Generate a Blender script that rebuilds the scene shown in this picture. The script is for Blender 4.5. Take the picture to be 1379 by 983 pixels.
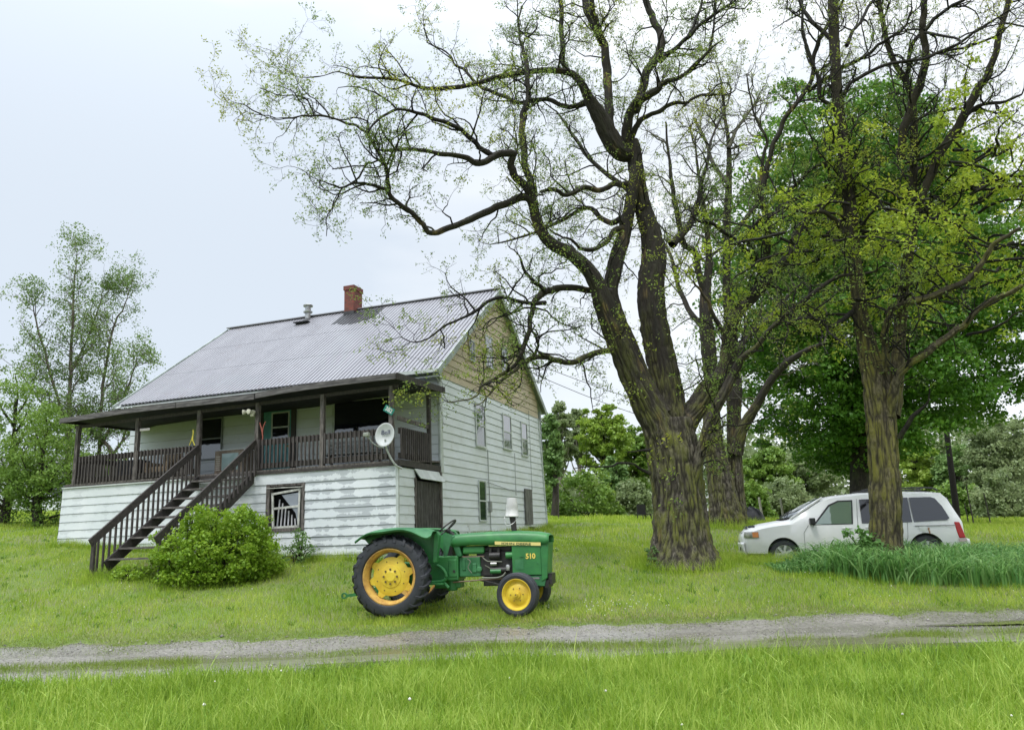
import bpy, math, random
import numpy as np
from mathutils import Matrix, Vector
R = math.radians
rng = np.random.default_rng(7)
random.seed(7)
for o in list(bpy.data.objects): bpy.data.objects.remove(o)
scn = bpy.context.scene
COL = scn.collection

# ------------------------------------------------------------------ camera, sky, sun, exposure
FPX, PITCH, ROLL, CX, CY = 1051.0, R(12.46), R(2.08), 674.0, 491.5
cam_d = bpy.data.cameras.new("camera"); cam = bpy.data.objects.new("camera", cam_d); COL.objects.link(cam)
cam_d.sensor_fit = 'HORIZONTAL'; cam_d.sensor_width = 36.0
cam_d.lens = FPX / 1379 * 36.0
cam_d.shift_x = (689.5 - CX) / 1379
cam_d.clip_start = 0.05; cam_d.clip_end = 3000
cp, sp = math.cos(PITCH), math.sin(PITCH)
right0 = Vector((1, 0, 0)); up0 = Vector((0, -sp, cp)); back = Vector((0, -cp, -sp))
cr, sr = math.cos(ROLL), math.sin(ROLL)
right = right0 * cr - up0 * sr
up = right0 * sr + up0 * cr
m = Matrix((right, up, back)).transposed().to_4x4()
cam.matrix_world = m
scn.camera = cam

scn.view_settings.view_transform = 'Standard'; scn.view_settings.look = 'None'
scn.view_settings.gamma = 1.0; scn.view_settings.use_curve_mapping = False
scn.view_settings.exposure = 1.12
SUN_EL, SUN_AZ = R(58), R(215)      # azimuth from +Y clockwise
sun_d = bpy.data.lights.new("sun", 'SUN'); sun = bpy.data.objects.new("sun", sun_d); COL.objects.link(sun)
sun_d.energy = 0.9; sun_d.angle = R(18); sun_d.color = (1.0, 0.97, 0.92)
sdir = Vector((math.sin(SUN_AZ) * math.cos(SUN_EL), math.cos(SUN_AZ) * math.cos(SUN_EL), math.sin(SUN_EL)))
sun.rotation_euler = (-sdir).to_track_quat('-Z', 'Y').to_euler()

w = bpy.data.worlds.new("World"); scn.world = w; w.use_nodes = True
nt = w.node_tree; nt.nodes.clear(); N = nt.nodes.new; L = nt.links.new
out = N('ShaderNodeOutputWorld'); bg = N('ShaderNodeBackground'); L(bg.outputs[0], out.inputs[0])
sky = N('ShaderNodeTexSky'); sky.sky_type = 'NISHITA'; sky.sun_disc = False
sky.sun_elevation = SUN_EL; sky.sun_rotation = SUN_AZ
tc = N('ShaderNodeTexCoord'); sep = N('ShaderNodeSeparateXYZ'); L(tc.outputs['Generated'], sep.inputs[0])
mp = N('ShaderNodeMapping'); mp.inputs['Scale'].default_value = (1.0, 1.0, 3.0); L(tc.outputs['Generated'], mp.inputs[0])
no = N('ShaderNodeTexNoise'); no.inputs['Scale'].default_value = 2.2; no.inputs['Detail'].default_value = 5; no.inputs['Roughness'].default_value = .5
L(mp.outputs[0], no.inputs['Vector'])
# clouds: bluish grey to white, whiter to the east (+x)
mx = N('ShaderNodeMath'); mx.operation = 'MULTIPLY_ADD'; mx.inputs[1].default_value = 0.62; mx.inputs[2].default_value = -0.08; L(sep.outputs[0], mx.inputs[0])
ad = N('ShaderNodeMath'); ad.operation = 'ADD'; L(no.outputs[0], ad.inputs[0]); L(mx.outputs[0], ad.inputs[1])
rp = N('ShaderNodeValToRGB'); L(ad.outputs[0], rp.inputs[0])
rp.color_ramp.elements[0].position = .33; rp.color_ramp.elements[0].color = (.82, .90, .99, 1)
rp.color_ramp.elements[1].position = .68; rp.color_ramp.elements[1].color = (1.13, 1.16, 1.18, 1)
# overcast luminance rises to the zenith
el = N('ShaderNodeMath'); el.operation = 'MULTIPLY_ADD'; el.inputs[1].default_value = 20.0; el.inputs[2].default_value = 5.2
ma = N('ShaderNodeMath'); ma.operation = 'MAXIMUM'; ma.inputs[1].default_value = 0.0; L(sep.outputs[2], ma.inputs[0])
pw = N('ShaderNodeMath'); pw.operation = 'POWER'; pw.inputs[1].default_value = 5.0; L(ma.outputs[0], pw.inputs[0]); L(pw.outputs[0], el.inputs[0])
vm = N('ShaderNodeVectorMath'); vm.operation = 'SCALE'; L(rp.outputs[0], vm.inputs[0]); L(el.outputs[0], vm.inputs['Scale'])
mix = N('ShaderNodeMix'); mix.data_type = 'RGBA'; mix.inputs[0].default_value = 0.88
L(sky.outputs[0], mix.inputs[6]); L(vm.outputs[0], mix.inputs[7]); L(mix.outputs[2], bg.inputs[0])
bg.inputs[1].default_value = 0.085
scn.cycles.max_bounces = 6; scn.cycles.diffuse_bounces = 3; scn.cycles.glossy_bounces = 3
scn.cycles.transmission_bounces = 4; scn.cycles.transparent_max_bounces = 6
scn.cycles.caustics_reflective = False; scn.cycles.caustics_refractive = False
scn.cycles.sample_clamp_indirect = 4.0
try:
    scn.cycles.use_denoising = True; scn.cycles.denoiser = 'OPENIMAGEDENOISE'
except Exception: pass

def ray(px, py):
    dx, dy = (px - CX) / FPX, -(py - CY) / FPX
    X = dx * cr + dy * sr; Y = -dx * sr + dy * cr
    return np.array([X, cp - Y * sp, sp + Y * cp])
def at(px, py, Y):
    """the point at distance Y (metres north of the camera) seen in direction px, py"""
    r = ray(px, py); return r * (Y / r[1])

# ------------------------------------------------------------------ noise
def _h(ix, iy, iz):
    n = (ix * 374761393 + iy * 668265263 + iz * 2147483647 + 1013904223) & 0xffffffff
    n = ((n ^ (n >> 13)) * 1274126177) & 0xffffffff
    n = ((n ^ (n >> 16)) * 2246822519) & 0xffffffff
    return ((n ^ (n >> 15)) & 0xffff) / 65535.0
def vnoise(P):
    P = np.asarray(P, float); I = np.floor(P).astype(np.int64); F = P - I; F = F * F * (3 - 2 * F)
    x, y, z = I[..., 0], I[..., 1], I[..., 2]; fx, fy, fz = F[..., 0], F[..., 1], F[..., 2]
    def c(a, b, d): return _h(x + a, y + b, z + d)
    def lp(a, b, t): return a + (b - a) * t
    return lp(lp(lp(c(0, 0, 0), c(1, 0, 0), fx), lp(c(0, 1, 0), c(1, 1, 0), fx), fy),
              lp(lp(c(0, 0, 1), c(1, 0, 1), fx), lp(c(0, 1, 1), c(1, 1, 1), fx), fy), fz)

# ------------------------------------------------------------------ materials
def pmat(name, col, rough=.6, metal=0., spec=.5, var=0., vscale=3., vcol=None, bump=0., bscale=30., coat=0., stretch=(1, 1, 1), thr=(.42, .62), detail=4., rnd=0., dirt=None):
    m = bpy.data.materials.new(name); m.use_nodes = True; nt = m.node_tree; b = nt.nodes['Principled BSDF']
    N = nt.nodes.new; L = nt.links.new
    b.inputs['Base Color'].default_value = (*col, 1); b.inputs['Roughness'].default_value = rough
    b.inputs['Metallic'].default_value = metal; b.inputs['Specular IOR Level'].default_value = spec
    b.inputs['Coat Weight'].default_value = coat; b.inputs['Coat Roughness'].default_value = .15
    tc = N('ShaderNodeTexCoord'); mp = N('ShaderNodeMapping'); mp.inputs['Scale'].default_value = stretch
    L(tc.outputs['Object'], mp.inputs[0])
    if vcol is not None or var:
        n = N('ShaderNodeTexNoise'); n.inputs['Scale'].default_value = vscale; n.inputs['Detail'].default_value = detail; n.inputs['Roughness'].default_value = .65
        L(mp.outputs[0], n.inputs['Vector'])
        r = N('ShaderNodeValToRGB'); r.color_ramp.elements[0].position = thr[0]; r.color_ramp.elements[1].position = thr[1]
        c2 = vcol if vcol is not None else tuple(max(0, c * (1 - var)) for c in col)
        r.color_ramp.elements[0].color = (*c2, 1); r.color_ramp.elements[1].color = (*col, 1)
        L(n.outputs[0], r.inputs[0])
        last = r.outputs[0]
        if rnd:
            g = N('ShaderNodeNewGeometry'); hs = N('ShaderNodeHueSaturation')
            mr = N('ShaderNodeMapRange'); mr.inputs[3].default_value = 1 - rnd; mr.inputs[4].default_value = 1 + rnd
            L(g.outputs['Random Per Island'], mr.inputs[0]); L(mr.outputs[0], hs.inputs['Value']); L(last, hs.inputs['Color']); last = hs.outputs[0]
        L(last, b.inputs['Base Color'])
    if dirt:     # (colour, how much, scale): grime, rust or mud in patches with specks
        dc_, da, ds = dirt; d1 = N('ShaderNodeTexNoise'); d1.inputs['Scale'].default_value = ds; d1.inputs['Detail'].default_value = 8; d1.inputs['Roughness'].default_value = .78; L(tc.outputs['Object'], d1.inputs['Vector'])
        dm = N('ShaderNodeMapRange'); dm.inputs[1].default_value = .62 - .2 * da; dm.inputs[2].default_value = .70 - .1 * da; dm.inputs[4].default_value = .35 + .5 * da; L(d1.outputs[0], dm.inputs[0])
        dx_ = N('ShaderNodeMix'); dx_.data_type = 'RGBA'; L(dm.outputs[0], dx_.inputs[0]); dx_.inputs[7].default_value = (*dc_, 1); bi = b.inputs['Base Color']
        if bi.links: L(bi.links[0].from_socket, dx_.inputs[6])
        else: dx_.inputs[6].default_value = (*col, 1)
        L(dx_.outputs[2], bi); rm_ = N('ShaderNodeMapRange'); rm_.inputs[3].default_value = rough; rm_.inputs[4].default_value = min(1, rough + .3); L(dm.outputs[0], rm_.inputs[0]); L(rm_.outputs[0], b.inputs['Roughness'])
    if bump:
        n2 = N('ShaderNodeTexNoise'); n2.inputs['Scale'].default_value = bscale; n2.inputs['Detail'].default_value = 5
        L(mp.outputs[0], n2.inputs['Vector'])
        bp = N('ShaderNodeBump'); bp.inputs['Strength'].default_value = bump; bp.inputs['Distance'].default_value = .02
        L(n2.outputs[0], bp.inputs['Height']); L(bp.outputs[0], b.inputs['Normal'])
    return m

def leafmat(name, c1, c2, c3, trans=.35, rough=.5, patch=.6, pscale=.6):
    """leaves and blades: colour differs from leaf to leaf and from patch to patch; light passes through"""
    m = bpy.data.materials.new(name); m.use_nodes = True; nt = m.node_tree; nt.nodes.clear(); N = nt.nodes.new; L = nt.links.new
    o = N('ShaderNodeOutputMaterial'); g = N('ShaderNodeNewGeometry')
    r = N('ShaderNodeValToRGB'); r.color_ramp.elements[0].color = (*c1, 1); r.color_ramp.elements[1].color = (*c3, 1)
    e = r.color_ramp.elements.new(.5); e.color = (*c2, 1)
    tc = N('ShaderNodeTexCoord'); n = N('ShaderNodeTexNoise'); n.inputs['Scale'].default_value = pscale; n.inputs['Detail'].default_value = 3
    L(tc.outputs['Object'], n.inputs['Vector'])
    mr = N('ShaderNodeMapRange'); mr.inputs[1].default_value = .3; mr.inputs[2].default_value = .7; L(n.outputs[0], mr.inputs[0])
    mx = N('ShaderNodeMix'); mx.inputs[0].default_value = patch; L(g.outputs['Random Per Island'], mx.inputs[2]); L(mr.outputs[0], mx.inputs[3])
    L(mx.outputs[0], r.inputs[0])
    b = N('ShaderNodeBsdfPrincipled'); b.inputs['Roughness'].default_value = rough; b.inputs['Specular IOR Level'].default_value = .35
    L(r.outputs[0], b.inputs['Base Color'])
    t = N('ShaderNodeBsdfTranslucent'); hs = N('ShaderNodeHueSaturation'); hs.inputs['Value'].default_value = 1.25; hs.inputs['Hue'].default_value = .485
    L(r.outputs[0], hs.inputs['Color']); L(hs.outputs[0], t.inputs[0])
    ms = N('ShaderNodeMixShader'); ms.inputs[0].default_value = trans
    L(b.outputs[0], ms.inputs[1]); L(t.outputs[0], ms.inputs[2]); L(ms.outputs[0], o.inputs[0])
    return m

def barkmat(name, base, dark, moss, mossamt=.5, scale=1.0, tan=None, high=(50, 60)):
    m = bpy.data.materials.new(name); m.use_nodes = True; nt = m.node_tree; b = nt.nodes['Principled BSDF']; N = nt.nodes.new; L = nt.links.new
    b.inputs['Roughness'].default_value = .8; b.inputs['Specular IOR Level'].default_value = .3
    tc = N('ShaderNodeTexCoord'); mp = N('ShaderNodeMapping'); mp.inputs['Scale'].default_value = (16 * scale, 16 * scale, 5.5 * scale); L(tc.outputs['Object'], mp.inputs[0])
    n = N('ShaderNodeTexNoise'); n.inputs['Scale'].default_value = 1.6; n.inputs['Detail'].default_value = 7; n.inputs['Roughness'].default_value = .68; n.inputs['Distortion'].default_value = .6
    L(mp.outputs[0], n.inputs['Vector'])
    r = N('ShaderNodeValToRGB'); r.color_ramp.elements[0].position = .38; r.color_ramp.elements[0].color = (*dark, 1); r.color_ramp.elements[1].position = .66; r.color_ramp.elements[1].color = (*base, 1)
    L(n.outputs[0], r.inputs[0])
    mp2 = N('ShaderNodeMapping'); mp2.inputs['Scale'].default_value = (2.6, 2.6, 1.0); L(tc.outputs['Object'], mp2.inputs[0])
    n2 = N('ShaderNodeTexNoise'); n2.inputs['Scale'].default_value = 1.5; n2.inputs['Detail'].default_value = 5; n2.inputs['Roughness'].default_value = .6; L(mp2.outputs[0], n2.inputs['Vector'])
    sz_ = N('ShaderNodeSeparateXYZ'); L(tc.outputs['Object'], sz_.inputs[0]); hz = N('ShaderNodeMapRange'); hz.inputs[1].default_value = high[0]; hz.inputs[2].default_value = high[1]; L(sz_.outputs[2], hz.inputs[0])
    dkh = N('ShaderNodeMix'); dkh.data_type = 'RGBA'; L(hz.outputs[0], dkh.inputs[0]); L(r.outputs[0], dkh.inputs[6]); dkh.inputs[7].default_value = (*[c * .13 for c in base], 1)  # wet upper bark, darkened further with height: backlit look put into the colour
    m['furrows'] = 1; at_ = N('ShaderNodeAttribute'); at_.attribute_name = 'furrow'; fm_ = N('ShaderNodeMapRange'); fm_.inputs[1].default_value = .02; fm_.inputs[2].default_value = .38; fm_.inputs[3].default_value = .0; fm_.inputs[4].default_value = 1; L(at_.outputs['Fac'], fm_.inputs[0])
    dk = N('ShaderNodeMix'); dk.data_type = 'RGBA'; L(fm_.outputs[0], dk.inputs[0]); dk.inputs[6].default_value = (*dark, 1); L(dkh.outputs[2], dk.inputs[7]); r_out = dk.outputs[2]
    r2 = N('ShaderNodeMapRange'); r2.inputs[1].default_value = .6 - .22 * mossamt; r2.inputs[2].default_value = .8 - .2 * mossamt; r2.inputs[4].default_value = .85; L(n2.outputs[0], r2.inputs[0])
    mm = N('ShaderNodeMath'); mm.operation = 'MULTIPLY'; hm = N('ShaderNodeMapRange'); hm.inputs[1].default_value = high[0]; hm.inputs[2].default_value = high[1] + 1; hm.inputs[3].default_value = 1; hm.inputs[4].default_value = .10; L(sz_.outputs[2], hm.inputs[0]); mh = N('ShaderNodeMath'); mh.operation = 'MULTIPLY'; L(r2.outputs[0], mh.inputs[0]); L(hm.outputs[0], mh.inputs[1]); L(mh.outputs[0], mm.inputs[0]); L(fm_.outputs[0], mm.inputs[1])
    mx = N('ShaderNodeMix'); mx.data_type = 'RGBA'; L(mm.outputs[0], mx.inputs[0]); L(r_out, mx.inputs[6]); mx.inputs[7].default_value = (*moss, 1)
    last = mx.outputs[2]
    if tan:
        n3 = N('ShaderNodeTexNoise'); n3.inputs['Scale'].default_value = 1.1; n3.inputs['Detail'].default_value = 4; L(mp2.outputs[0], n3.inputs['Vector'])
        r3 = N('ShaderNodeMapRange'); r3.inputs[1].default_value = .60; r3.inputs[2].default_value = .72; r3.inputs[4].default_value = .6; L(n3.outputs[0], r3.inputs[0]); m3 = N('ShaderNodeMath'); m3.operation = 'MULTIPLY'; L(r3.outputs[0], m3.inputs[0]); L(fm_.outputs[0], m3.inputs[1])
        mx3 = N('ShaderNodeMix'); mx3.data_type = 'RGBA'; L(m3.outputs[0], mx3.inputs[0]); L(last, mx3.inputs[6]); mx3.inputs[7].default_value = (*tan, 1); last = mx3.outputs[2]
    L(last, b.inputs['Base Color'])
    bp = N('ShaderNodeBump'); bp.inputs['Strength'].default_value = .9; bp.inputs['Distance'].default_value = .03; L(n.outputs[0], bp.inputs['Height']); L(bp.outputs[0], b.inputs['Normal'])
    return m

def glassmat(name, col, refl=.3, rough=.03):
    m = bpy.data.materials.new(name); m.use_nodes = True; nt = m.node_tree; nt.nodes.clear(); N = nt.nodes.new; L = nt.links.new
    o = N('ShaderNodeOutputMaterial'); d = N('ShaderNodeBsdfPrincipled'); d.inputs['Base Color'].default_value = (*col, 1); d.inputs['Roughness'].default_value = rough
    g = N('ShaderNodeBsdfGlossy'); g.inputs['Roughness'].default_value = rough; g.inputs['Color'].default_value = (.95, .97, 1, 1)
    ms = N('ShaderNodeMixShader'); ms.inputs[0].default_value = refl; L(d.outputs[0], ms.inputs[1]); L(g.outputs[0], ms.inputs[2]); L(ms.outputs[0], o.inputs[0])
    tc = N('ShaderNodeTexCoord'); n = N('ShaderNodeTexNoise'); n.inputs['Scale'].default_value = 2.5; L(tc.outputs['Object'], n.inputs[0])
    bp = N('ShaderNodeBump'); bp.inputs['Strength'].default_value = .08; bp.inputs['Distance'].default_value = .05; L(n.outputs[0], bp.inputs['Height'])
    L(bp.outputs[0], g.inputs['Normal']); return m

# ------------------------------------------------------------------ object helpers
def link(o, parent=None):
    COL.objects.link(o)
    if parent is not None: o.parent = parent
    return o
def tag(o, label=None, cat=None, group=None, kind=None):
    if label: o['label'] = label
    if cat: o['category'] = cat
    if group: o['group'] = group
    if kind: o['kind'] = kind
    return o
def thing(name, label, cat, loc=(0, 0, 0), rotz=0., group=None):
    o = bpy.data.objects.new(name, None); COL.objects.link(o); o.location = Vector(loc); o.rotation_euler = (0, 0, rotz)
    o.empty_display_size = .2
    return tag(o, label, cat, group)
def npmesh(name, V, F, mat, parent=None, smooth=False, local=False):
    """V (n,3) float, F (m,k) int; world coordinates unless local"""
    V = np.asarray(V, np.float32); F = np.asarray(F, np.int32); k = F.shape[1]
    me = bpy.data.meshes.new(name)
    me.vertices.add(len(V)); me.vertices.foreach_set('co', V.ravel())
    me.loops.add(F.size); me.loops.foreach_set('vertex_index', F.ravel())
    me.polygons.add(len(F)); me.polygons.foreach_set('loop_start', np.arange(0, F.size, k, dtype=np.int32))
    try: me.polygons.foreach_set('loop_total', np.full(len(F), k, np.int32))
    except Exception: pass
    if smooth: me.polygons.foreach_set('use_smooth', np.ones(len(F), bool))
    me.update(calc_edges=True)
    for mm in (mat if isinstance(mat, (list, tuple)) else [mat]): me.materials.append(mm)
    o = bpy.data.objects.new(name, me); link(o, parent)
    if parent is not None and not local:
        o.matrix_parent_inverse = (Matrix.Translation(parent.location) @ parent.rotation_euler.to_matrix().to_4x4()).inverted()
    return o

class MB:
    """collects simple shapes into one mesh"""
    def __init__(s): s.v = []; s.f = []; s.m = []; s.mi = 0
    def add(s, vs, fs):
        b = len(s.v); s.v += [tuple(map(float, p)) for p in vs]; s.f += [tuple(b + i for i in f) for f in fs]; s.m += [s.mi] * len(fs); return s
    def box(s, lo, hi, M=None):
        x0, y0, z0 = lo; x1, y1, z1 = hi
        if x0 > x1: x0, x1 = x1, x0
        if y0 > y1: y0, y1 = y1, y0
        if z0 > z1: z0, z1 = z1, z0
        vs = [(x0, y0, z0), (x1, y0, z0), (x1, y1, z0), (x0, y1, z0), (x0, y0, z1), (x1, y0, z1), (x1, y1, z1), (x0, y1, z1)]
        if M is not None: vs = [M @ Vector(p) for p in vs]
        return s.add(vs, [(0, 3, 2, 1), (4, 5, 6, 7), (0, 1, 5, 4), (1, 2, 6, 5), (2, 3, 7, 6), (3, 0, 4, 7)])
    def beam(s, p, q, wd, ht, up=(0, 0, 1)):
        """a board from p to q, wd wide and ht high"""
        p = Vector(p); q = Vector(q); t = (q - p).normalized(); upv = Vector(up)
        sd = t.cross(upv)
        if sd.length < 1e-4: sd = t.cross(Vector((1, 0, 0)))
        sd.normalize(); u = sd.cross(t).normalized(); a = sd * (wd / 2); b = u * (ht / 2)
        vs = [p - a - b, p + a - b, p + a + b, p - a + b, q - a - b, q + a - b, q + a + b, q - a + b]
        return s.add(vs, [(0, 1, 2, 3), (7, 6, 5, 4), (0, 4, 5, 1), (1, 5, 6, 2), (2, 6, 7, 3), (3, 7, 4, 0)])
    def cyl(s, p, q, r0, r1=None, n=16, caps=True):
        r1 = r0 if r1 is None else r1
        p = Vector(p); q = Vector(q); t = (q - p).normalized(); a = t.orthogonal().normalized(); b = t.cross(a)
        vs = []
        for c, r in ((p, r0), (q, r1)):
            for i in range(n):
                an = 2 * math.pi * i / n; vs.append(c + (a * math.cos(an) + b * math.sin(an)) * r)
        fs = [(i, (i + 1) % n, n + (i + 1) % n, n + i) for i in range(n)]
        if caps: fs += [tuple(range(n - 1, -1, -1)), tuple(range(n, 2 * n))]
        return s.add(vs, fs)
    def pipe(s, pts, r, n=8):
        P = smooth_path(np.array(pts, float), 5) if len(pts) > 2 else np.array(pts, float)
        V, F = tube(P, np.full(len(P), r), n); return s.add([tuple(v) for v in V], [tuple(f) for f in F])
    def lathe(s, c, axis, prof, n=32):
        """prof: (distance along axis, radius) pairs"""
        c = Vector(c); t = Vector(axis).normalized(); a = t.orthogonal().normalized(); b = t.cross(a); vs = []
        for h, r in prof:
            for i in range(n):
                an = 2 * math.pi * i / n; vs.append(c + t * h + (a * math.cos(an) + b * math.sin(an)) * r)
        fs = [(j * n + i, j * n + (i + 1) % n, (j + 1) * n + (i + 1) % n, (j + 1) * n + i) for j in range(len(prof) - 1) for i in range(n)]
        return s.add(vs, fs)
    def prism(s, poly, f0, f1):
        """poly: 2-D outline, f0 and f1 map it to the two faces"""
        n = len(poly); vs = [f0(*p) for p in poly] + [f1(*p) for p in poly]
        return s.add(vs, [tuple(range(n)), tuple(range(2 * n - 1, n - 1, -1))] + [(i, n + i, n + (i + 1) % n, (i + 1) % n) for i in range(n)])
    def grid(s, rows, closed=False):
        n = len(rows[0]); vs = [p for r in rows for p in r]; fs = []
        for j in range(len(rows) - 1):
            for i in range(n if closed else n - 1): fs.append((j * n + i, j * n + (i + 1) % n, (j + 1) * n + (i + 1) % n, (j + 1) * n + i))
        return s.add(vs, fs)
    def build(s, name, mat, parent=None, smooth=False, bevel=0., solid=0., fixn=True, angle=35):
        me = bpy.data.meshes.new(name); me.from_pydata(s.v, [], s.f)
        for mm in (mat if isinstance(mat, (list, tuple)) else [mat]): me.materials.append(mm)
        me.polygons.foreach_set('material_index', s.m)
        if fixn:
            import bmesh
            bm = bmesh.new(); bm.from_mesh(me); bmesh.ops.recalc_face_normals(bm, faces=bm.faces); bm.to_mesh(me); bm.free()
        if smooth:
            me.polygons.foreach_set('use_smooth', [True] * len(me.polygons))
            try: me.set_sharp_from_angle(angle=R(angle))
            except Exception: pass
        me.update(); o = bpy.data.objects.new(name, me); link(o, parent)
        if solid:
            md = o.modifiers.new('s', 'SOLIDIFY'); md.thickness = solid; md.offset = 0
        if bevel:
            md = o.modifiers.new('b', 'BEVEL'); md.width = bevel; md.segments = 2; md.limit_method = 'ANGLE'; md.angle_limit = R(40)
            md.harden_normals = False
        return o

def smooth_path(P, k=4):
    """Catmull-Rom through the rows of P (any width)"""
    P = np.asarray(P, float); n = len(P)
    if n < 3: return P
    Q = np.vstack([2 * P[0] - P[1], P, 2 * P[-1] - P[-2]]); o = []
    ts = np.arange(k) / k
    for i in range(n - 1):
        a, b, c, d = Q[i], Q[i + 1], Q[i + 2], Q[i + 3]
        for t in ts: o.append(.5 * (2 * b + (c - a) * t + (2 * a - 5 * b + 4 * c - d) * t * t + (3 * b - a - 3 * c + d) * t ** 3))
    o.append(P[-1]); return np.array(o)
def resample(P, step):
    d = np.r_[0, np.cumsum(np.linalg.norm(np.diff(P[:, :3], axis=0), axis=1))]; n = max(2, int(d[-1] / step) + 1); s = np.linspace(0, d[-1], n)
    return np.stack([np.interp(s, d, P[:, i]) for i in range(P.shape[1])], 1)
def tube(P, rad, n):
    P = np.asarray(P, float); T = np.gradient(P, axis=0); T /= np.linalg.norm(T, axis=1)[:, None] + 1e-9
    mt = P[-1] - P[0]; mt = mt / (np.linalg.norm(mt) + 1e-9)
    ref = np.array([.12, .07, 1.]) if abs(mt[2]) < .75 else np.array([1., .1, .05])
    A = np.cross(T, ref); A /= np.linalg.norm(A, axis=1)[:, None] + 1e-9; B = np.cross(T, A)
    an = np.arange(n) * 2 * np.pi / n
    V = P[:, None, :] + (A[:, None, :] * np.cos(an)[None, :, None] + B[:, None, :] * np.sin(an)[None, :, None]) * np.asarray(rad)[:, None, None]
    m = len(P); i = np.arange(n); j = np.arange(m - 1)
    a = (j[:, None] * n + i[None]).ravel(); b = (j[:, None] * n + (i[None] + 1) % n).ravel()
    return V.reshape(-1, 3), np.stack([a, b, b + n, a + n], 1)
class Soup:
    def __init__(s): s.V = []; s.F = []; s.n = 0; s.A = []
    def add(s, V, F, A=None):
        s.V.append(V); s.F.append(F + s.n); s.n += len(V); s.A.append(np.full(len(V), .6) if A is None else A)
    def build(s, name, mat, parent=None, smooth=True):
        if not s.V: return None
        o = npmesh(name, np.vstack(s.V), np.vstack(s.F), mat, parent, smooth)
        if mat.get('furrows'):
            a = o.data.attributes.new('furrow', 'FLOAT', 'POINT'); a.data.foreach_set('value', np.concatenate(s.A).astype(np.float32))
        return o
def leafquads(C, size, up=.5, slim=.45, droop=0.):
    """a pointed four-cornered leaf at every row of C"""
    n = len(C); d = rng.normal(size=(n, 3)); d[:, 2] -= droop; d /= np.linalg.norm(d, axis=1)[:, None]
    nr = rng.normal(size=(n, 3)) * (1 - up); nr[:, 2] += up; s = np.cross(d, nr); s /= np.linalg.norm(s, axis=1)[:, None] + 1e-9
    sz = (size * rng.uniform(.65, 1.35, n))[:, None]; nn = np.cross(s, d) * .12
    V = np.stack([C - d * sz * .5, C + (s * slim * .5 + nn) * sz + d * sz * .03, C + d * sz * .5, C - (s * slim * .5 - nn) * sz + d * sz * .03], 1).reshape(-1, 3)
    return V, np.arange(4 * n).reshape(-1, 4)

# ------------------------------------------------------------------ terrain
CP = np.array([
 (-40, -5, -1.5), (0, -5, -1.5), (40, -5, -1.5), (-12, 4, -1.55), (0, 4, -1.56), (12, 4, -1.55), (-8, 8, -1.54), (0, 8, -1.55), (8, 8, -1.53),
 (-8, 9.7, -1.46), (0, 9.7, -1.46), (9, 9.7, -1.45), (-8, 12.3, -1.40), (-3, 12.3, -1.38), (2, 12.3, -1.38), (9, 12.4, -1.40), (20, 12.5, -1.4), (20, 9.5, -1.45), (-20, 9.5, -1.45), (-20, 12.5, -1.3),
 (-3.5, 13.2, -1.22), (-2, 13.0, -1.21), (.3, 12.9, -1.23), (-1.8, 14.6, -1.12), (.3, 14.2, -1.14), (3, 13.7, -1.12), (7, 13.5, -1.22), (12, 13.5, -1.28),
 (3.5, 16.2, -.68), (7.3, 15.6, -.82), (6.6, 18.9, -.92), (9.7, 18.4, -.92), (11, 16, -.95), (9, 21, -.75), (15, 20, -.8), (20, 25, -.4),
 (-11.6, 20.4, .16), (-9, 19.2, -.05), (-5.2, 18.2, -.28), (-2.5, 17.3, -.36), (-1.5, 19.4, -.1), (1.5, 27.8, .28), (-8.4, 16.2, -.5), (-6, 16, -.68), (-9, 14.2, -.95), (-6, 13.8, -1.02),
 (-14, 16, -.35), (-15, 24, .75), (-16, 30, 1.15), (-20, 40, 1.9), (-11, 30, 1.0), (-3, 30, .6), (0, 23.5, .02), (2, 20, -.3),
 (7.3, 26, .1), (14, 32, -.05), (5, 45, .85), (20, 45, .15), (30, 50, .1), (-10, 55, 2.0), (10, 70, 1.6), (40, 80, 1), (-40, 80, 3), (-40, 30, 1.4), (40, 30, -.6), (0, 100, 2.2), (-60, 60, 2.6), (60, 60, 0), (-60, 0, -1.4), (60, 0, -1.5)], float)
def _U(r2): return np.where(r2 > 0, r2 * np.log(r2 + 1e-12), 0) * .5
_n = len(CP); _d = ((CP[:, None, :2] - CP[None, :, :2]) ** 2).sum(-1)
_K = np.zeros((_n + 3, _n + 3)); _K[:_n, :_n] = _U(_d) + np.eye(_n) * 1.5; _K[:_n, _n] = 1; _K[:_n, _n + 1:] = CP[:, :2]; _K[_n, :_n] = 1; _K[_n + 1:, :_n] = CP[:, :2].T
_W = np.linalg.solve(_K, np.r_[CP[:, 2], 0, 0, 0])
LX, LY0, LY1 = 40., 9.45, 12.45
def _base(x, y):
    x = np.clip(x, -60, 60); y = np.clip(y, -5, 100); o = np.empty(x.shape)
    f = np.stack([x.ravel(), y.ravel()], 1); r = np.empty(len(f))
    for i in range(0, len(f), 20000):
        q = f[i:i + 20000]; r[i:i + 20000] = _U(((q[:, None, :] - CP[None, :, :2]) ** 2).sum(-1)) @ _W[:_n] + _W[_n] + q @ _W[_n + 1:]
    return r.reshape(x.shape)
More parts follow.
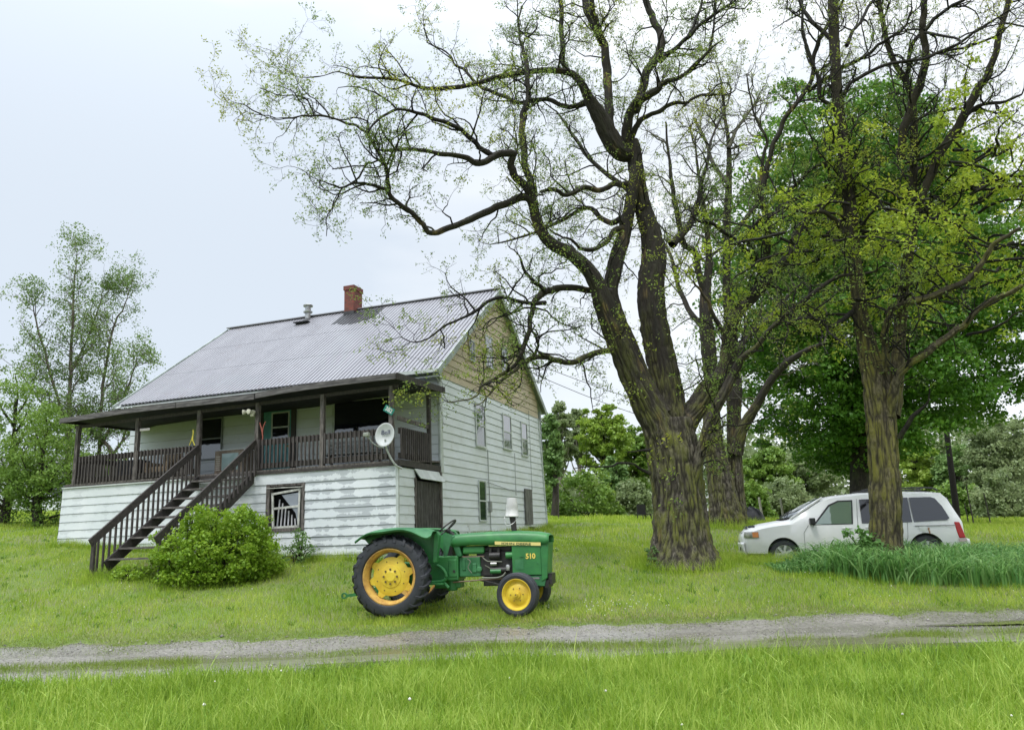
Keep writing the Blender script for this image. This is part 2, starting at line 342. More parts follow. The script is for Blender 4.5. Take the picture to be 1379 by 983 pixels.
# a lookup grid keeps this quick
_gx = np.linspace(-62, 62, 249); _gy = np.linspace(-6, 102, 217); _G = _base(*np.meshgrid(_gx, _gy, indexing='ij'))
def gz(x, y):
    """height of the land"""
    x = np.asarray(x, float); y = np.asarray(y, float)
    u = np.clip((x + 62) / .5, 0, 247.999); v = np.clip((y + 6) / .5, 0, 215.999); i = u.astype(int); j = v.astype(int); a = u - i; b = v - j
    h = (_G[i, j] * (1 - a) * (1 - b) + _G[i + 1, j] * a * (1 - b) + _G[i, j + 1] * (1 - a) * b + _G[i + 1, j + 1] * a * b)
    P = np.stack([x * .9, y * .9, 0 * x], -1)
    lane_ = np.clip((np.abs(y - 11.1) - 1.2) / .8, .18, 1)
    h = h + ((vnoise(P) - .5) * .09 + (vnoise(P * 3.1) - .5) * .035) * lane_
    # wheel ruts of the lane
    for c, wd, dp in ((10.2, .34, .055), (11.75, .5, .045)):
        h = h - dp * np.exp(-((y - c) / wd) ** 2)
    h = h - .055 * np.exp(-((x - 3.9) / 2.2) ** 2 - ((y - 10.45) / .62) ** 2)
    return h
def g1(x, y): return float(gz(np.array([x]), np.array([y]))[0])
def rag(x, a): return a * (vnoise(np.stack([x * 3.1, 0 * x + a * 40, 0 * x], -1)) - .5) + a * .6 * (vnoise(np.stack([x * 8.3, 0 * x + a * 40, 0 * x], -1)) - .5)
def near_edge(x): return 9.83 - .012 * x + .06 * np.sin(x * .7 + 1) + rag(x, .16)
def far_edge(x): return 12.35 + .07 * np.clip(x - 4, 0, 30) + .05 * np.sin(x * .45) + rag(x + 31, .26)

def ground_mesh():
    xs = np.unique(np.r_[np.linspace(-400, -62, 12), np.linspace(-62, -20, 40), np.linspace(-20, 20, 241), np.linspace(20, 62, 40), np.linspace(62, 400, 12)])
    ys = np.unique(np.r_[np.linspace(-200, -6, 8), np.linspace(-6, 4, 14), np.linspace(4, 24, 161), np.linspace(24, 60, 60), np.linspace(60, 102, 20), np.linspace(102, 700, 12)])
    X, Y = np.meshgrid(xs, ys, indexing='ij'); Z = gz(X, Y)
    V = np.stack([X, Y, Z], -1).reshape(-1, 3); ny = len(ys); i, j = np.meshgrid(np.arange(len(xs) - 1), np.arange(ny - 1), indexing='ij')
    a = (i * ny + j).ravel(); return V, np.stack([a, a + ny, a + ny + 1, a + 1], 1)
mat_soil = pmat('turf_soil', (.12, .175, .035), .9, vscale=1.4, vcol=(.15, .16, .06), bump=.6, bscale=25, thr=(.35, .6))
V, F = ground_mesh(); tag(npmesh('ground', V, F, mat_soil, smooth=True), kind='structure')

# the lane: wet gravel ruts with a grassy crown between them
def lanemat():
    m = bpy.data.materials.new('wet_gravel'); m.use_nodes = True; nt = m.node_tree; b = nt.nodes['Principled BSDF']; N = nt.nodes.new; L = nt.links.new
    tc = N('ShaderNodeTexCoord'); sp_ = N('ShaderNodeSeparateXYZ'); L(tc.outputs['Object'], sp_.inputs[0])
    v = N('ShaderNodeTexVoronoi'); v.inputs['Scale'].default_value = 38; L(tc.outputs['Object'], v.inputs['Vector'])
    n = N('ShaderNodeTexNoise'); n.inputs['Scale'].default_value = 1.3; n.inputs['Detail'].default_value = 7; n.inputs['Roughness'].default_value = .7; L(tc.outputs['Object'], n.inputs['Vector'])
    r = N('ShaderNodeValToRGB'); r.color_ramp.elements[0].position = .0; r.color_ramp.elements[0].color = (.055, .052, .045, 1); r.color_ramp.elements[1].position = .85; r.color_ramp.elements[1].color = (.31, .29, .255, 1)
    mxv = N('ShaderNodeMix'); mxv.inputs[0].default_value = .45; L(v.outputs['Color'], mxv.inputs[2]); L(n.outputs[0], mxv.inputs[3]); L(mxv.outputs[0], r.inputs[0])
    # moss and mud between the ruts (by distance from their middle lines)
    def band(c, wd):
        a = N('ShaderNodeMath'); a.operation = 'SUBTRACT'; L(sp_.outputs[1], a.inputs[0]); a.inputs[1].default_value = c
        q = N('ShaderNodeMath'); q.operation = 'ABSOLUTE'; L(a.outputs[0], q.inputs[0])
        s = N('ShaderNodeMath'); s.operation = 'ADD'; L(q.outputs[0], s.inputs[0])
        nn = N('ShaderNodeMath'); nn.operation = 'MULTIPLY_ADD'; nn.inputs[1].default_value = 1.0; nn.inputs[2].default_value = -.5; L(n.outputs[0], nn.inputs[0]); L(nn.outputs[0], s.inputs[1])
        k = N('ShaderNodeMapRange'); k.inputs[1].default_value = wd * .8; k.inputs[2].default_value = wd * 1.25; k.inputs[3].default_value = .75; k.inputs[4].default_value = 0; L(s.outputs[0], k.inputs[0]); return k
    k = band(10.85, .26)
    mx = N('ShaderNodeMix'); mx.data_type = 'RGBA'; L(k.outputs[0], mx.inputs[0]); L(r.outputs[0], mx.inputs[6]); mx.inputs[7].default_value = (.12, .13, .055, 1)
    L(mx.outputs[2], b.inputs['Base Color'])
    wet = N('ShaderNodeTexNoise'); wet.inputs['Scale'].default_value = .8; wet.inputs['Detail'].default_value = 4
    mpw = N('ShaderNodeMapping'); mpw.inputs['Scale'].default_value = (.5, 2.2, 1); L(tc.outputs['Object'], mpw.inputs[0]); L(mpw.outputs[0], wet.inputs['Vector'])
    rr = N('ShaderNodeMapRange'); rr.inputs[1].default_value = .38; rr.inputs[2].default_value = .54; rr.inputs[3].default_value = .60; rr.inputs[4].default_value = .16; L(wet.outputs[0], rr.inputs[0]); L(rr.outputs[0], b.inputs['Roughness'])
    bp = N('ShaderNodeBump'); bp.inputs['Strength'].default_value = .4; bp.inputs['Distance'].default_value = .010; L(v.outputs['Distance'], bp.inputs['Height']); L(bp.outputs[0], b.inputs['Normal'])
    return m
xs = np.linspace(-30, 30, 601); ts = np.linspace(0, 1, 31)
X = np.repeat(xs[:, None], 31, 1); Y = near_edge(X) + (far_edge(X) - near_edge(X)) * ts[None]
Z = gz(X, Y) + .006 - .03 * (np.abs(ts[None] - .5) > .49)
V = np.stack([X, Y, Z], -1).reshape(-1, 3); i, j = np.meshgrid(np.arange(600), np.arange(30), indexing='ij'); a = (i * 31 + j).ravel()
tag(npmesh('gravel_lane', V, np.stack([a, a + 31, a + 32, a + 1], 1), lanemat(), smooth=True), kind='structure')
# loose stones on the lane
n = 5200; x = rng.uniform(-9, 11, n); t_ = rng.uniform(0, 1, n); y = near_edge(x) + (far_edge(x) + .12 - near_edge(x)) * t_; keep = (np.abs(y - 10.85) > .2); x, y = x[keep], y[keep]; n = len(x)
s = rng.uniform(.005, .016, n) * (1 + (rng.random(n) > .96) * rng.uniform(.6, 1.8, n)); base = np.array([(1, 0, 0), (0, 1, 0), (-1, 0, 0), (0, -1, 0), (0, 0, .8), (0, 0, -.5)])
V = np.stack([x, y, gz(x, y) + .008], 1)[:, None] + base[None] * s[:, None, None] * rng.uniform(.6, 1.3, (n, 6, 1))
ff = np.array([(0, 1, 4), (1, 2, 4), (2, 3, 4), (3, 0, 4), (1, 0, 5), (2, 1, 5), (3, 2, 5), (0, 3, 5)])
F = (ff[None] + np.arange(n)[:, None, None] * 6).reshape(-1, 3)
tag(npmesh('loose_gravel', V.reshape(-1, 3), F, pmat('stone_grey', (.38, .36, .33), .5, vscale=8, vcol=(.14, .13, .115))), 'small grey stones scattered along the wet lane', 'gravel', kind='stuff')
# standing water in the near rut
mw = pmat('puddle_water', (.10, .092, .075), .04, spec=.6)
def pond(name, cx_, cy_, rx, ry, dz):
    mb = MB(); zc = g1(cx_, cy_) + dz; pts = [(cx_ + math.cos(t) * rx * (1 + .12 * math.sin(3 * t)), cy_ + math.sin(t) * ry * (1 + .15 * math.cos(2 * t)), zc) for t in np.linspace(0, 2 * math.pi, 49)[:-1]]
    mb.add(pts, [tuple(range(48))]); return tag(mb.build(name, mw), kind='structure')
pond('puddle', 3.9, 10.45, 2.5, .68, .060)
pond('puddle', -.9, 10.25, 1.6, .3, .036)
pond('puddle', 8.6, 10.25, 1.9, .32, .034)
pond('puddle', 7.8, 11.76, 2.2, .3, .032)

# ------------------------------------------------------------------ grass
def blades(x, y, h, wd, seg=3, lean=.5, zoff=0., fold=0.):
    n = len(x); z = gz(x, y) + zoff - .01; a = rng.uniform(0, 2 * np.pi, n); d = np.stack([np.cos(a), np.sin(a), 0 * a], 1); sd = np.stack([-np.sin(a), np.cos(a), 0 * a], 1)
    # face the blade sideways at random
    b = rng.uniform(0, 2 * np.pi, n); sd = np.stack([np.cos(b), np.sin(b), 0 * b], 1)
    ln = np.abs(rng.normal(0, lean, n)) * h; P0 = np.stack([x, y, z], 1); rows = []
    for k in range(seg + 1):
        t = k / seg; c = P0 + d * (ln * t ** 2)[:, None]; c[:, 2] += h * (t - fold * .5 * t ** 3)
        ww = wd * (1 - t ** 1.8) * .5 + (.0 if k < seg else .0004); rows += [c - sd * ww[:, None], c + sd * ww[:, None]]
    V = np.stack(rows, 1).reshape(-1, 3); q = []
    for k in range(seg): q.append([2 * k, 2 * k + 1, 2 * k + 3, 2 * k + 2])
    F = (np.array(q)[None] + np.arange(n)[:, None, None] * (2 * seg + 2)).reshape(-1, 4); return V, F
def cone_pts(n, y0, y1, pad=.6, pw=1.0):
    """points on the land inside the view (and a little beside it)"""
    y = y0 + (y1 - y0) * rng.random(n) ** pw; xl = at(0, 700, 1)[0] * y - pad - 1.0; xr = at(1379, 700, 1)[0] * y + pad + 1.0
    return xl + (xr - xl) * rng.random(n), y
def clump(x, y, s=1.2, k=1.): return vnoise(np.stack([x * s, y * s, 0 * x + 3], -1)) ** k
HOUSE_YAW = R(19.56); HO = np.array([-1.566, 19.42, 1.97])
def to_uv(x, y):
    dx, dy = x - HO[0], y - HO[1]; c, s = math.cos(HOUSE_YAW), math.sin(HOUSE_YAW)
    return -dx * c + dy * s, dx * s + dy * c
def off_house(x, y):
    u, v = to_uv(x, y); return ~((u > -.02) & (u < 9.8) & (v > -2.36) & (v < 9.0))
g_field = leafmat('field_grass', (.10, .20, .02), (.25, .40, .04), (.55, .66, .17), .42, patch=.35, pscale=1.3)
g_lawn = leafmat('lawn_grass', (.13, .25, .02), (.30, .45, .04), (.56, .60, .15), .42, patch=.45, pscale=.8)
# near side of the lane: tall field grass
S = Soup()
x, y = cone_pts(118000, 4.8, 10.15, 1.8); k = clump(x, y, 1.1); e = np.clip((near_edge(x) + .25 - y) / .35, .12, 1)
keep = rng.random(len(x)) < (.45 + .6 * k) * np.clip((near_edge(x) + .3 - y) / .3, 0, 1) + .02; x, y, k, e = x[keep], y[keep], k[keep], e[keep]
h = (.09 + .15 * k + rng.exponential(.045, len(x))) * e; S.add(*blades(x, y, h, .008 + .007 * rng.random(len(x)), 4, .45))
x, y = cone_pts(20000, 4.8, 9.75, 1.8); k = clump(x, y, 1.1); S.add(*blades(x, y, .18 + .26 * k * rng.random(len(x)), .011 + .010 * rng.random(len(x)), 5, .8, fold=.6))
tag(S.build('field_grass', g_field), 'tall bright green grass growing on the near side of the lane', 'grass', kind='stuff')
# broad-leaved weeds in the field grass
x, y = cone_pts(340, 5.4, 9.6, .3); S = Soup()
for a, b in zip(x, y):
    kk = rng.integers(5, 10); xx = a + rng.normal(0, .025, kk); yy = b + rng.normal(0, .025, kk)
    S.add(*blades(xx, yy, rng.uniform(.10, .22, kk), rng.uniform(.022, .042, kk), 4, .8, fold=.4))
tag(S.build('dock_weeds', leafmat('weed_leaf', (.13, .26, .03), (.18, .34, .04), (.26, .42, .06), .35)), 'broad leaved weeds standing up out of the tall near grass', 'weeds', kind='stuff')
# yard beyond the lane
S = Soup()
x, y = cone_pts(420, 12.9, 22, 0); ok = off_house(x, y); wx, wy = [], []
for a, b in zip(x[ok], y[ok]):
    kk = rng.integers(6, 13); wx += list(a + rng.normal(0, .05, kk)); wy += list(b + rng.normal(0, .05, kk))
wx = np.array(wx); wy = np.array(wy); S.add(*blades(wx, wy, rng.uniform(.05, .13, len(wx)), rng.uniform(.018, .038, len(wx)), 3, 1.0, fold=.5))
tag(S.build('lawn_weeds', leafmat('lawn_weed_leaf', (.07, .17, .03), (.11, .23, .04), (.17, .30, .05), .3)), 'dark broad leaved weed rosettes dotted through the yard grass', 'weeds', kind='stuff')
S = Soup()
x, y = cone_pts(138000, 12.2, 20.5, 2.2, 1.05); k = clump(x, y, .9); ok = off_house(x, y) & (rng.random(len(x)) < np.clip((y - far_edge(x) + .12) / .3, 0.02, 1)); x, y, k = x[ok], y[ok], k[ok]
e = np.clip((y - far_edge(x) + .1) / .6, .35, 1)
S.add(*blades(x, y, (.045 + .075 * k + rng.exponential(.02, len(x))) * e, .006 + .005 * rng.random(len(x)), 3, .6))
x, y = cone_pts(86000, 20, 34, 2.2); k = clump(x, y, .7); ok = off_house(x, y); x, y, k = x[ok], y[ok], k[ok]
S.add(*blades(x, y, .06 + .10 * k + rng.exponential(.02, len(x)), .012 + .01 * rng.random(len(x)), 2, .5))
x, y = cone_pts(60000, 34, 62, 1.); k = clump(x, y, .5); S.add(*blades(x, y, .10 + .22 * k, .03 + .02 * rng.random(len(x)), 2, .4))
# rough grass round the trunks, along the house and under the van
def ring(cx_, cy_, r0, r1, n, h0, h1):
    a = rng.uniform(0, 2 * np.pi, n); r = r0 + (r1 - r0) * rng.random(n) ** 1.4; S.add(*blades(cx_ + r * np.cos(a), cy_ + r * np.sin(a), rng.uniform(h0, h1, n), .007 + .005 * rng.random(n), 3, .45))
ring(3.55, 16.6, .62, 1.1, 3600, .08, .28); ring(7.3, 26, .6, 1.4, 1500, .15, .4); ring(7.3, 15.7, .35, .9, 1500, .1, .3)
ring(-1.75, 13.15, .05, .55, 900, .06, .16); ring(.35, 12.95, .02, .4, 600, .06, .16); ring(-8.4, 16.3, .1, .8, 900, .08, .25)
for u0, v0, u1, v1, n in ((0, -2.45, 4.6, -2.45, 2600), (5.6, -2.45, 9.8, -2.45, 2200), (-.08, -2.4, -.08, 9.0, 3600)):
    t = rng.random(n); u = u0 + (u1 - u0) * t + rng.normal(0, .02, n); v = v0 + (v1 - v0) * t - np.abs(rng.normal(0, .09, n)) * (v0 == v1); u = u - np.abs(rng.normal(0, .09, n)) * (u0 == u1)
    c, s = math.cos(HOUSE_YAW), math.sin(HOUSE_YAW); S.add(*blades(HO[0] - u * c + v * s, HO[1] + u * s + v * c, rng.uniform(.08, .26, n), .006 + .005 * rng.random(n), 3, .4))
x = rng.uniform(4.9, 12.5, 12000); y = 18.9 - (x - 6.5) * .25 + rng.uniform(-2.0, .1, 12000); S.add(*blades(x, y, rng.uniform(.12, .34, len(x)), .007 + .006 * rng.random(len(x)), 3, .5))
tag(S.build('lawn_grass', g_lawn), 'uneven green grass covering the yard round the house and trees', 'grass', kind='stuff')
# short tufts on the crown of the lane and its verges
S = Soup()
x = rng.uniform(-12, 15, 56000); y = 10.9 + rng.normal(0, .19, len(x)); k = clump(x, y, 1.3); ok = (rng.random(len(x)) < np.clip(k * 2.2 - .5, 0, 1)) & (((x - 3.9) / 2.4) ** 2 + ((y - 10.45) / .6) ** 2 > .8); x, y = x[ok], y[ok]; S.add(*blades(x, y, rng.uniform(.02, .085, len(x)), .007 + 0 * x, 2, .7))
x = rng.uniform(-12, 15, 56000); y = far_edge(x) + rng.normal(0, .26, len(x)); k = clump(x, y, 2.2); ok = (rng.random(len(x)) < k * 1.3 - .15) | (y > far_edge(x)); x, y = x[ok], y[ok]; S.add(*blades(x, y, rng.uniform(.015, .055, len(x)), .007 + 0 * x, 2, .8))
tag(S.build('verge_grass', leafmat('verge_grass', (.13, .21, .025), (.19, .28, .035), (.27, .33, .07), .3, pscale=2)), 'thin short grass on the crown and edge of the lane', 'grass', kind='stuff')
# dead straw by the lane and along the verge
S = Soup(); straw = pmat('dead_straw', (.50, .42, .25), .8, vscale=3, vcol=(.34, .27, .15))
x = np.concatenate([rng.uniform(-11, 10, 420), rng.normal(1.9, 1.4, 900), rng.normal(4.6, .8, 380), rng.normal(-7, 1.5, 200), rng.uniform(-9, 9, 150)])
y = np.concatenate([far_edge(x[:420]) + rng.uniform(.05, .8, 420), far_edge(x[420:1320]) + rng.uniform(.15, .6, 900), far_edge(x[1320:1700]) + rng.uniform(.2, 1.1, 380), far_edge(x[1700:1900]) + rng.uniform(.3, 2.0, 200), rng.uniform(5.6, 9.2, 150)])
S.add(*blades(x, y, rng.uniform(.06, .17, len(x)), .004 + 0 * x, 4, 1.3, fold=.9))
tag(S.build('dead_grass', straw), 'pale dead grass stalks bent over beside the lane', 'straw', kind='stuff')
# clover heads and dandelion clocks
def dots(name, x, y, hh, r, mat, label, cat):
    n = len(x); z = gz(x, y) + hh; base = np.array([(1, 0, 0), (0, 1, 0), (-1, 0, 0), (0, -1, 0), (0, 0, 1), (0, 0, -1)]); V = np.stack([x, y, z], 1)[:, None] + base[None] * (r * rng.uniform(.7, 1.3, n))[:, None, None]
    ff = np.array([(0, 1, 4), (1, 2, 4), (2, 3, 4), (3, 0, 4), (1, 0, 5), (2, 1, 5), (3, 2, 5), (0, 3, 5)]); F = (ff[None] + np.arange(n)[:, None, None] * 6).reshape(-1, 3)
    tag(npmesh(name, V.reshape(-1, 3), F, mat), label, cat, kind='stuff')
x, y = cone_pts(520, 12.8, 24, 0); ok = off_house(x, y); x, y = x[ok], y[ok]; x = np.r_[x, rng.normal(1.7, .5, 70)]; y = np.r_[y, 13.4 + rng.normal(0, .25, 70)]
dots('clover_heads', x, y, rng.uniform(.05, .12, len(x)), .0085, pmat('clover_white', (.75, .75, .68), .8), 'small white clover heads dotted through the yard grass', 'flowers')
x, y = cone_pts(12, 5.6, 9.3, 0); dots('dandelion_clocks', x, y, rng.uniform(.16, .25, len(x)), .014, pmat('seed_white', (.72, .70, .62), .9), 'pale dandelion seed heads standing in the tall near grass', 'flowers')

# ------------------------------------------------------------------ the farmhouse
house = thing('farmhouse', 'weathered white farmhouse with grey metal roof, tan gable and dark raised porch', 'house', HO, -HOUSE_YAW)
def Wl(u, v, z):     # house coordinates (u along the front to the left, v to the rear, z above the floor) to its local axes
    return (-u, v, z)
class PB(MB):
    """boxes on a wall: a along it, b up, c out of it"""
    def __init__(s, plane, off=0.): super().__init__(); s.p = plane; s.o = off
    def T(s, a, b, c):
        if s.p == 'front': return (-a, s.o - c, b)
        if s.p == 'gable': return (-s.o + c, a, b)
        if s.p == 'left': return (-s.o - c, a, b)
        if s.p == 'back': return (-a, s.o + c, b)
    def b(s, a0, a1, b0, b1, c0, c1): return s.box(s.T(a0, b0, c0), s.T(a1, b1, c1))
    def face(s, pts): return s.add([s.T(*p) for p in pts], [tuple(range(len(pts)))])
    def siding(s, fa, fb, z0, z1, sp=.205, c0=0., jit=0.):
        z = z0
        while z < z1 - 1e-4:
            zt = min(z + sp, z1); zg = max(zt - .011, z + .002)
            j = random.uniform(-jit, jit)
            r = [(z, .016 + j), (zg, .002), (zg, -.024), (zt, -.024), (zt, .016)]
            for (za, ca), (zb, cb) in zip(r[:-1], r[1:]):
                s.add([s.T(fa(za), za, c0 + ca), s.T(fb(za), za, c0 + ca), s.T(fb(zb), zb, c0 + cb), s.T(fa(zb), zb, c0 + cb)], [(0, 1, 2, 3)])
            z = zt
        return s
m_white = pmat('painted_siding', (.75, .795, .85), .45, dirt=((.45, .47, .42), .12, 1.2), vscale=.9, vcol=(.66, .70, .715), bump=.05, bscale=6, stretch=(1, 1, 3), thr=(.35, .65))
def wornmat():
    m = pmat('worn_siding', (.74, .77, .80), .5, vscale=.8, vcol=(.67, .71, .74)); nt = m.node_tree; b = nt.nodes['Principled BSDF']; N = nt.nodes.new; L = nt.links.new
    old = b.inputs['Base Color'].links[0].from_socket; tc = N('ShaderNodeTexCoord'); sp_ = N('ShaderNodeSeparateXYZ'); L(tc.outputs['Object'], sp_.inputs[0])
    mp = N('ShaderNodeMapping'); mp.inputs['Scale'].default_value = (1.8, 1.8, 1.0); L(tc.outputs['Object'], mp.inputs[0])
    n = N('ShaderNodeTexNoise'); n.inputs['Scale'].default_value = 1.5; n.inputs['Detail'].default_value = 8; n.inputs['Roughness'].default_value = .62; L(mp.outputs[0], n.inputs['Vector'])
    # each course has lost its paint along its lower middle: distance within the course
    a = N('ShaderNodeMath'); a.operation = 'MULTIPLY_ADD'; a.inputs[1].default_value = 1 / .205; a.inputs[2].default_value = 20.33; L(sp_.outputs[2], a.inputs[0])
    fr = N('ShaderNodeMath'); fr.operation = 'FRACT'; L(a.outputs[0], fr.inputs[0])
    s1 = N('ShaderNodeMapRange'); s1.inputs[1].default_value = .1; s1.inputs[2].default_value = .5; s1.inputs[3].default_value = 1; s1.inputs[4].default_value = 0
    d = N('ShaderNodeMath'); d.operation = 'SUBTRACT'; L(fr.outputs[0], d.inputs[0]); d.inputs[1].default_value = .42
    ab = N('ShaderNodeMath'); ab.operation = 'ABSOLUTE'; L(d.outputs[0], ab.inputs[0])
    k = N('ShaderNodeMath'); k.operation = 'MULTIPLY_ADD'; k.inputs[1].default_value = -.42; k.inputs[2].default_value = .12; L(ab.outputs[0], k.inputs[0])
    ad = N('ShaderNodeMath'); ad.operation = 'ADD'; L(n.outputs[0], ad.inputs[0]); L(k.outputs[0], ad.inputs[1])
    r = N('ShaderNodeMapRange'); r.inputs[1].default_value = .52; r.inputs[2].default_value = .56; r.inputs[4].default_value = .8; L(ad.outputs[0], r.inputs[0]); gx_ = N('ShaderNodeMapRange'); gx_.inputs[1].default_value = -2.8; gx_.inputs[2].default_value = -2.2; gx_.inputs[3].default_value = .38; L(sp_.outputs[0], gx_.inputs[0]); gm_ = N('ShaderNodeMath'); gm_.operation = 'MULTIPLY'; L(r.outputs[0], gm_.inputs[0]); L(gx_.outputs[0], gm_.inputs[1])
    mx = N('ShaderNodeMix'); mx.data_type = 'RGBA'; L(gm_.outputs[0], mx.inputs[0]); L(old, mx.inputs[6]); mx.inputs[7].default_value = (.40, .43, .46, 1); L(mx.outputs[2], b.inputs['Base Color']); return m
m_worn = wornmat()
m_tan = pmat('tan_siding', (.57, .47, .32), .5, vscale=1.2, vcol=(.46, .39, .265), stretch=(1, 1, 3))
m_trim = pmat('trim_white', (.60, .64, .63), .5, vscale=3, vcol=(.48, .52, .50))
m_dark = pmat('weathered_boards', (.065, .055, .050), .75, vscale=5, vcol=(.035, .03, .028), stretch=(3, 3, 3), bump=.3, bscale=30)
m_post = pmat('weathered_posts', (.17, .15, .14), .75, vscale=6, vcol=(.05, .042, .038), stretch=(4, 4, .8), bump=.3, bscale=30, thr=(.40, .6))
m_fascia = pmat('weathered_fascia', (.15, .14, .14), .75, vscale=3, vcol=(.055, .05, .05), stretch=(.8, 3, 6), bump=.3, bscale=30, thr=(.4, .6))
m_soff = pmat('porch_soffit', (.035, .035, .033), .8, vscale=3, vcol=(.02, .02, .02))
m_metal = pmat('roof_metal', (.30, .298, .325), .42, spec=.5, vscale=.7, vcol=(.265, .262, .288), stretch=(2.5, .8, .8), dirt=((.20, .17, .17), .25, 1.6))
m_black = pmat('tar_black', (.025, .026, .03), .5, vscale=9, vcol=(.05, .05, .055))
m_void = pmat('dark_opening', (.006, .006, .007), .9)
g_dark = glassmat('dark_glass', (.008, .01, .014), .10); g_sky = glassmat('sky_glass', (.015, .02, .02), .26, .01); g_green_refl = glassmat('green_reflection_glass', (.03, .05, .035), .16)  # third glass: reflected greenery is put into its base colour

HW = 9.95
def vb(z): return 8.43 + .131 * (1.99 - z)
mb = PB('gable'); mb.siding(lambda z: 0, vb, -2.6, 2.08, .206); mb.build('gable_wall', m_white, house)
def vf2(z): return (z - 2.36) / .717 if z > 2.36 else 0.
mb = PB('gable'); mb.siding(lambda z: max(0., (z - 2.42) / .717), lambda z: min(vb(z), 8.87 - (z - 2.42) / .717 if z > 2.42 else 9), 2.08, 5.52, .206, .004)
mb.build('gable_siding', m_tan, house)
mb = PB('front'); mb.siding(lambda z: 0, lambda z: HW, -.35, 2.35, .24); mb.build('front_wall', m_white, house)
mb = PB('left', HW); mb.siding(lambda z: 0, lambda z: 8.6, -2.6, 2.4, .206)
mb.face([(0, 2.4, 0), (8.87, 2.4, 0), (4.43, 5.5, 0)]); mb.build('side_wall', m_white, house)
mb = PB('back', 8.8); mb.face([(0, -2.6, 0), (HW, -2.6, 0), (HW, 2.4, 0), (0, 2.4, 0)]); mb.build('rear_wall', m_white, house)
# corner boards
mb = MB(); mb.box((-.01, -.045, -.35), (.05, .06, 2.33)); mb.box((-.045, -.045, -.35), (-.01, .0, 2.33)); mb.build('corner_board', m_trim, house); mb = MB()
mb.beam((.012, vb(-2.6) - .03, -2.6), (.012, vb(2.05) - .03, 2.05), .07, .07); mb.build('corner_board', m_trim, house)

# roof: corrugated sheets in three courses on both slopes
def slope(pts, name, mat):
    u0, u1 = -.16, HW + .26; ny = 4.43; sl = (5.65 - 2.4) / 4.53
    for side in (0, 1):
        mb = MB(); v_e = -.42 if side == 0 else 9.0; nrow = 3
        per = .125; nr = int((u1 - u0) / per)
        for rw in range(nrow):
            ta, tb = rw / nrow, (rw + 1) / nrow + (.02 if rw < nrow - 1 else 0)
            lift = .005 * rw
            prof = []
            for i in range(nr):
                uu = u0 + i * per
                prof += [(uu, .03), (uu + .088, .03), (uu + .090, -.012), (uu + .120, -.012)]
            prof.append((u0 + nr * per, .03))
            for (ua, ha), (ub, hb) in zip(prof[:-1], prof[1:]):
                q = []
                for uu, hh, t in ((ua, ha, ta), (ub, hb, ta), (ub, hb, tb), (ua, ha, tb)):
                    v = v_e + (ny - v_e) * t; z = 5.65 - abs(ny - v) * sl + hh + lift
                    q.append((-uu, v, z))
                mb.add(q, [(0, 1, 2, 3)])
        # underside
        ve2 = v_e; z0 = 5.65 - abs(ny - ve2) * sl - .07
        mb.mi = 1
        mb.add([(-u0, ve2, z0), (-u1, ve2, z0), (-u1, ny, 5.58), (-u0, ny, 5.58)], [(0, 1, 2, 3)])
        mb.build('roof_slope', [mat, m_trim], house, fixn=False)
slope(None, 'roof', m_metal)
mrk = pmat('rake_green_white', (.52, .58, .55), .5, vscale=2, vcol=(.30, .34, .32))
for v_e, s_ in ((-.42, -1), (9.0, 1)):
    z_e = 5.65 - abs(4.43 - v_e) * (3.25 / 4.53)
    for xx in (.165, -HW - .265): mb = MB(); mb.beam((xx, v_e, z_e - .065), (xx, 4.43, 5.65 - .065), .03, .17); mb.build('rake_board', mrk, house)
mb = MB(); mb.beam((.17, 4.43, 5.69), (-HW - .27, 4.43, 5.69), .24, .03); mb.build('ridge_cap', m_metal, house)
# wide rake soffit on the rear slope of the gable
mb = MB(); mb.beam((.09, 4.5, 5.52), (.09, 8.98, 2.31), .15, .03); mb.beam((.09, 4.36, 5.52), (.09, -.38, 2.12), .15, .03); mb.build('rake_soffit', pmat('grey_soffit', (.22, .25, .22), .7), house)
# eaves gutter and downspout
mb = MB(); mb.box((.16, -.50, 2.10), (-1.1, -.40, 2.19)); mb.box((.16, -.40, 2.0), (-1.1, -.02, 2.03)); mb.build('gutter', m_trim, house)
mb = MB(); mb.pipe([(.02, -.42, 2.12), (.03, -.30, 2.02), (.03, -.10, 1.92), (.035, -.075, 1.75), (.035, -.075, -.3), (.035, -.075, -1.2)], .032, 8); mb.build('downspout', m_trim, house, smooth=True)

# chimney with lead skirt
mbr = bpy.data.materials.new('chimney_brick'); mbr.use_nodes = True; nt = mbr.node_tree; b = nt.nodes['Principled BSDF']; N = nt.nodes.new; L = nt.links.new
tcb = N('ShaderNodeTexCoord'); sb = N('ShaderNodeSeparateXYZ'); cb = N('ShaderNodeCombineXYZ'); L(tcb.outputs['Object'], sb.inputs[0])
ax = N('ShaderNodeMath'); ax.operation = 'ADD'; L(sb.outputs[0], ax.inputs[0]); L(sb.outputs[1], ax.inputs[1]); L(ax.outputs[0], cb.inputs[0]); L(sb.outputs[2], cb.inputs[1])
bk = N('ShaderNodeTexBrick'); bk.inputs['Scale'].default_value = 1.0; bk.inputs['Brick Width'].default_value = .2; bk.inputs['Row Height'].default_value = .075; bk.inputs['Mortar Size'].default_value = .008
bk.inputs['Color1'].default_value = (.24, .062, .045, 1); bk.inputs['Color2'].default_value = (.14, .04, .032, 1); bk.inputs['Mortar'].default_value = (.10, .07, .06, 1); L(cb.outputs[0], bk.inputs['Vector']); L(bk.outputs['Color'], b.inputs['Base Color']); b.inputs['Roughness'].default_value = .85
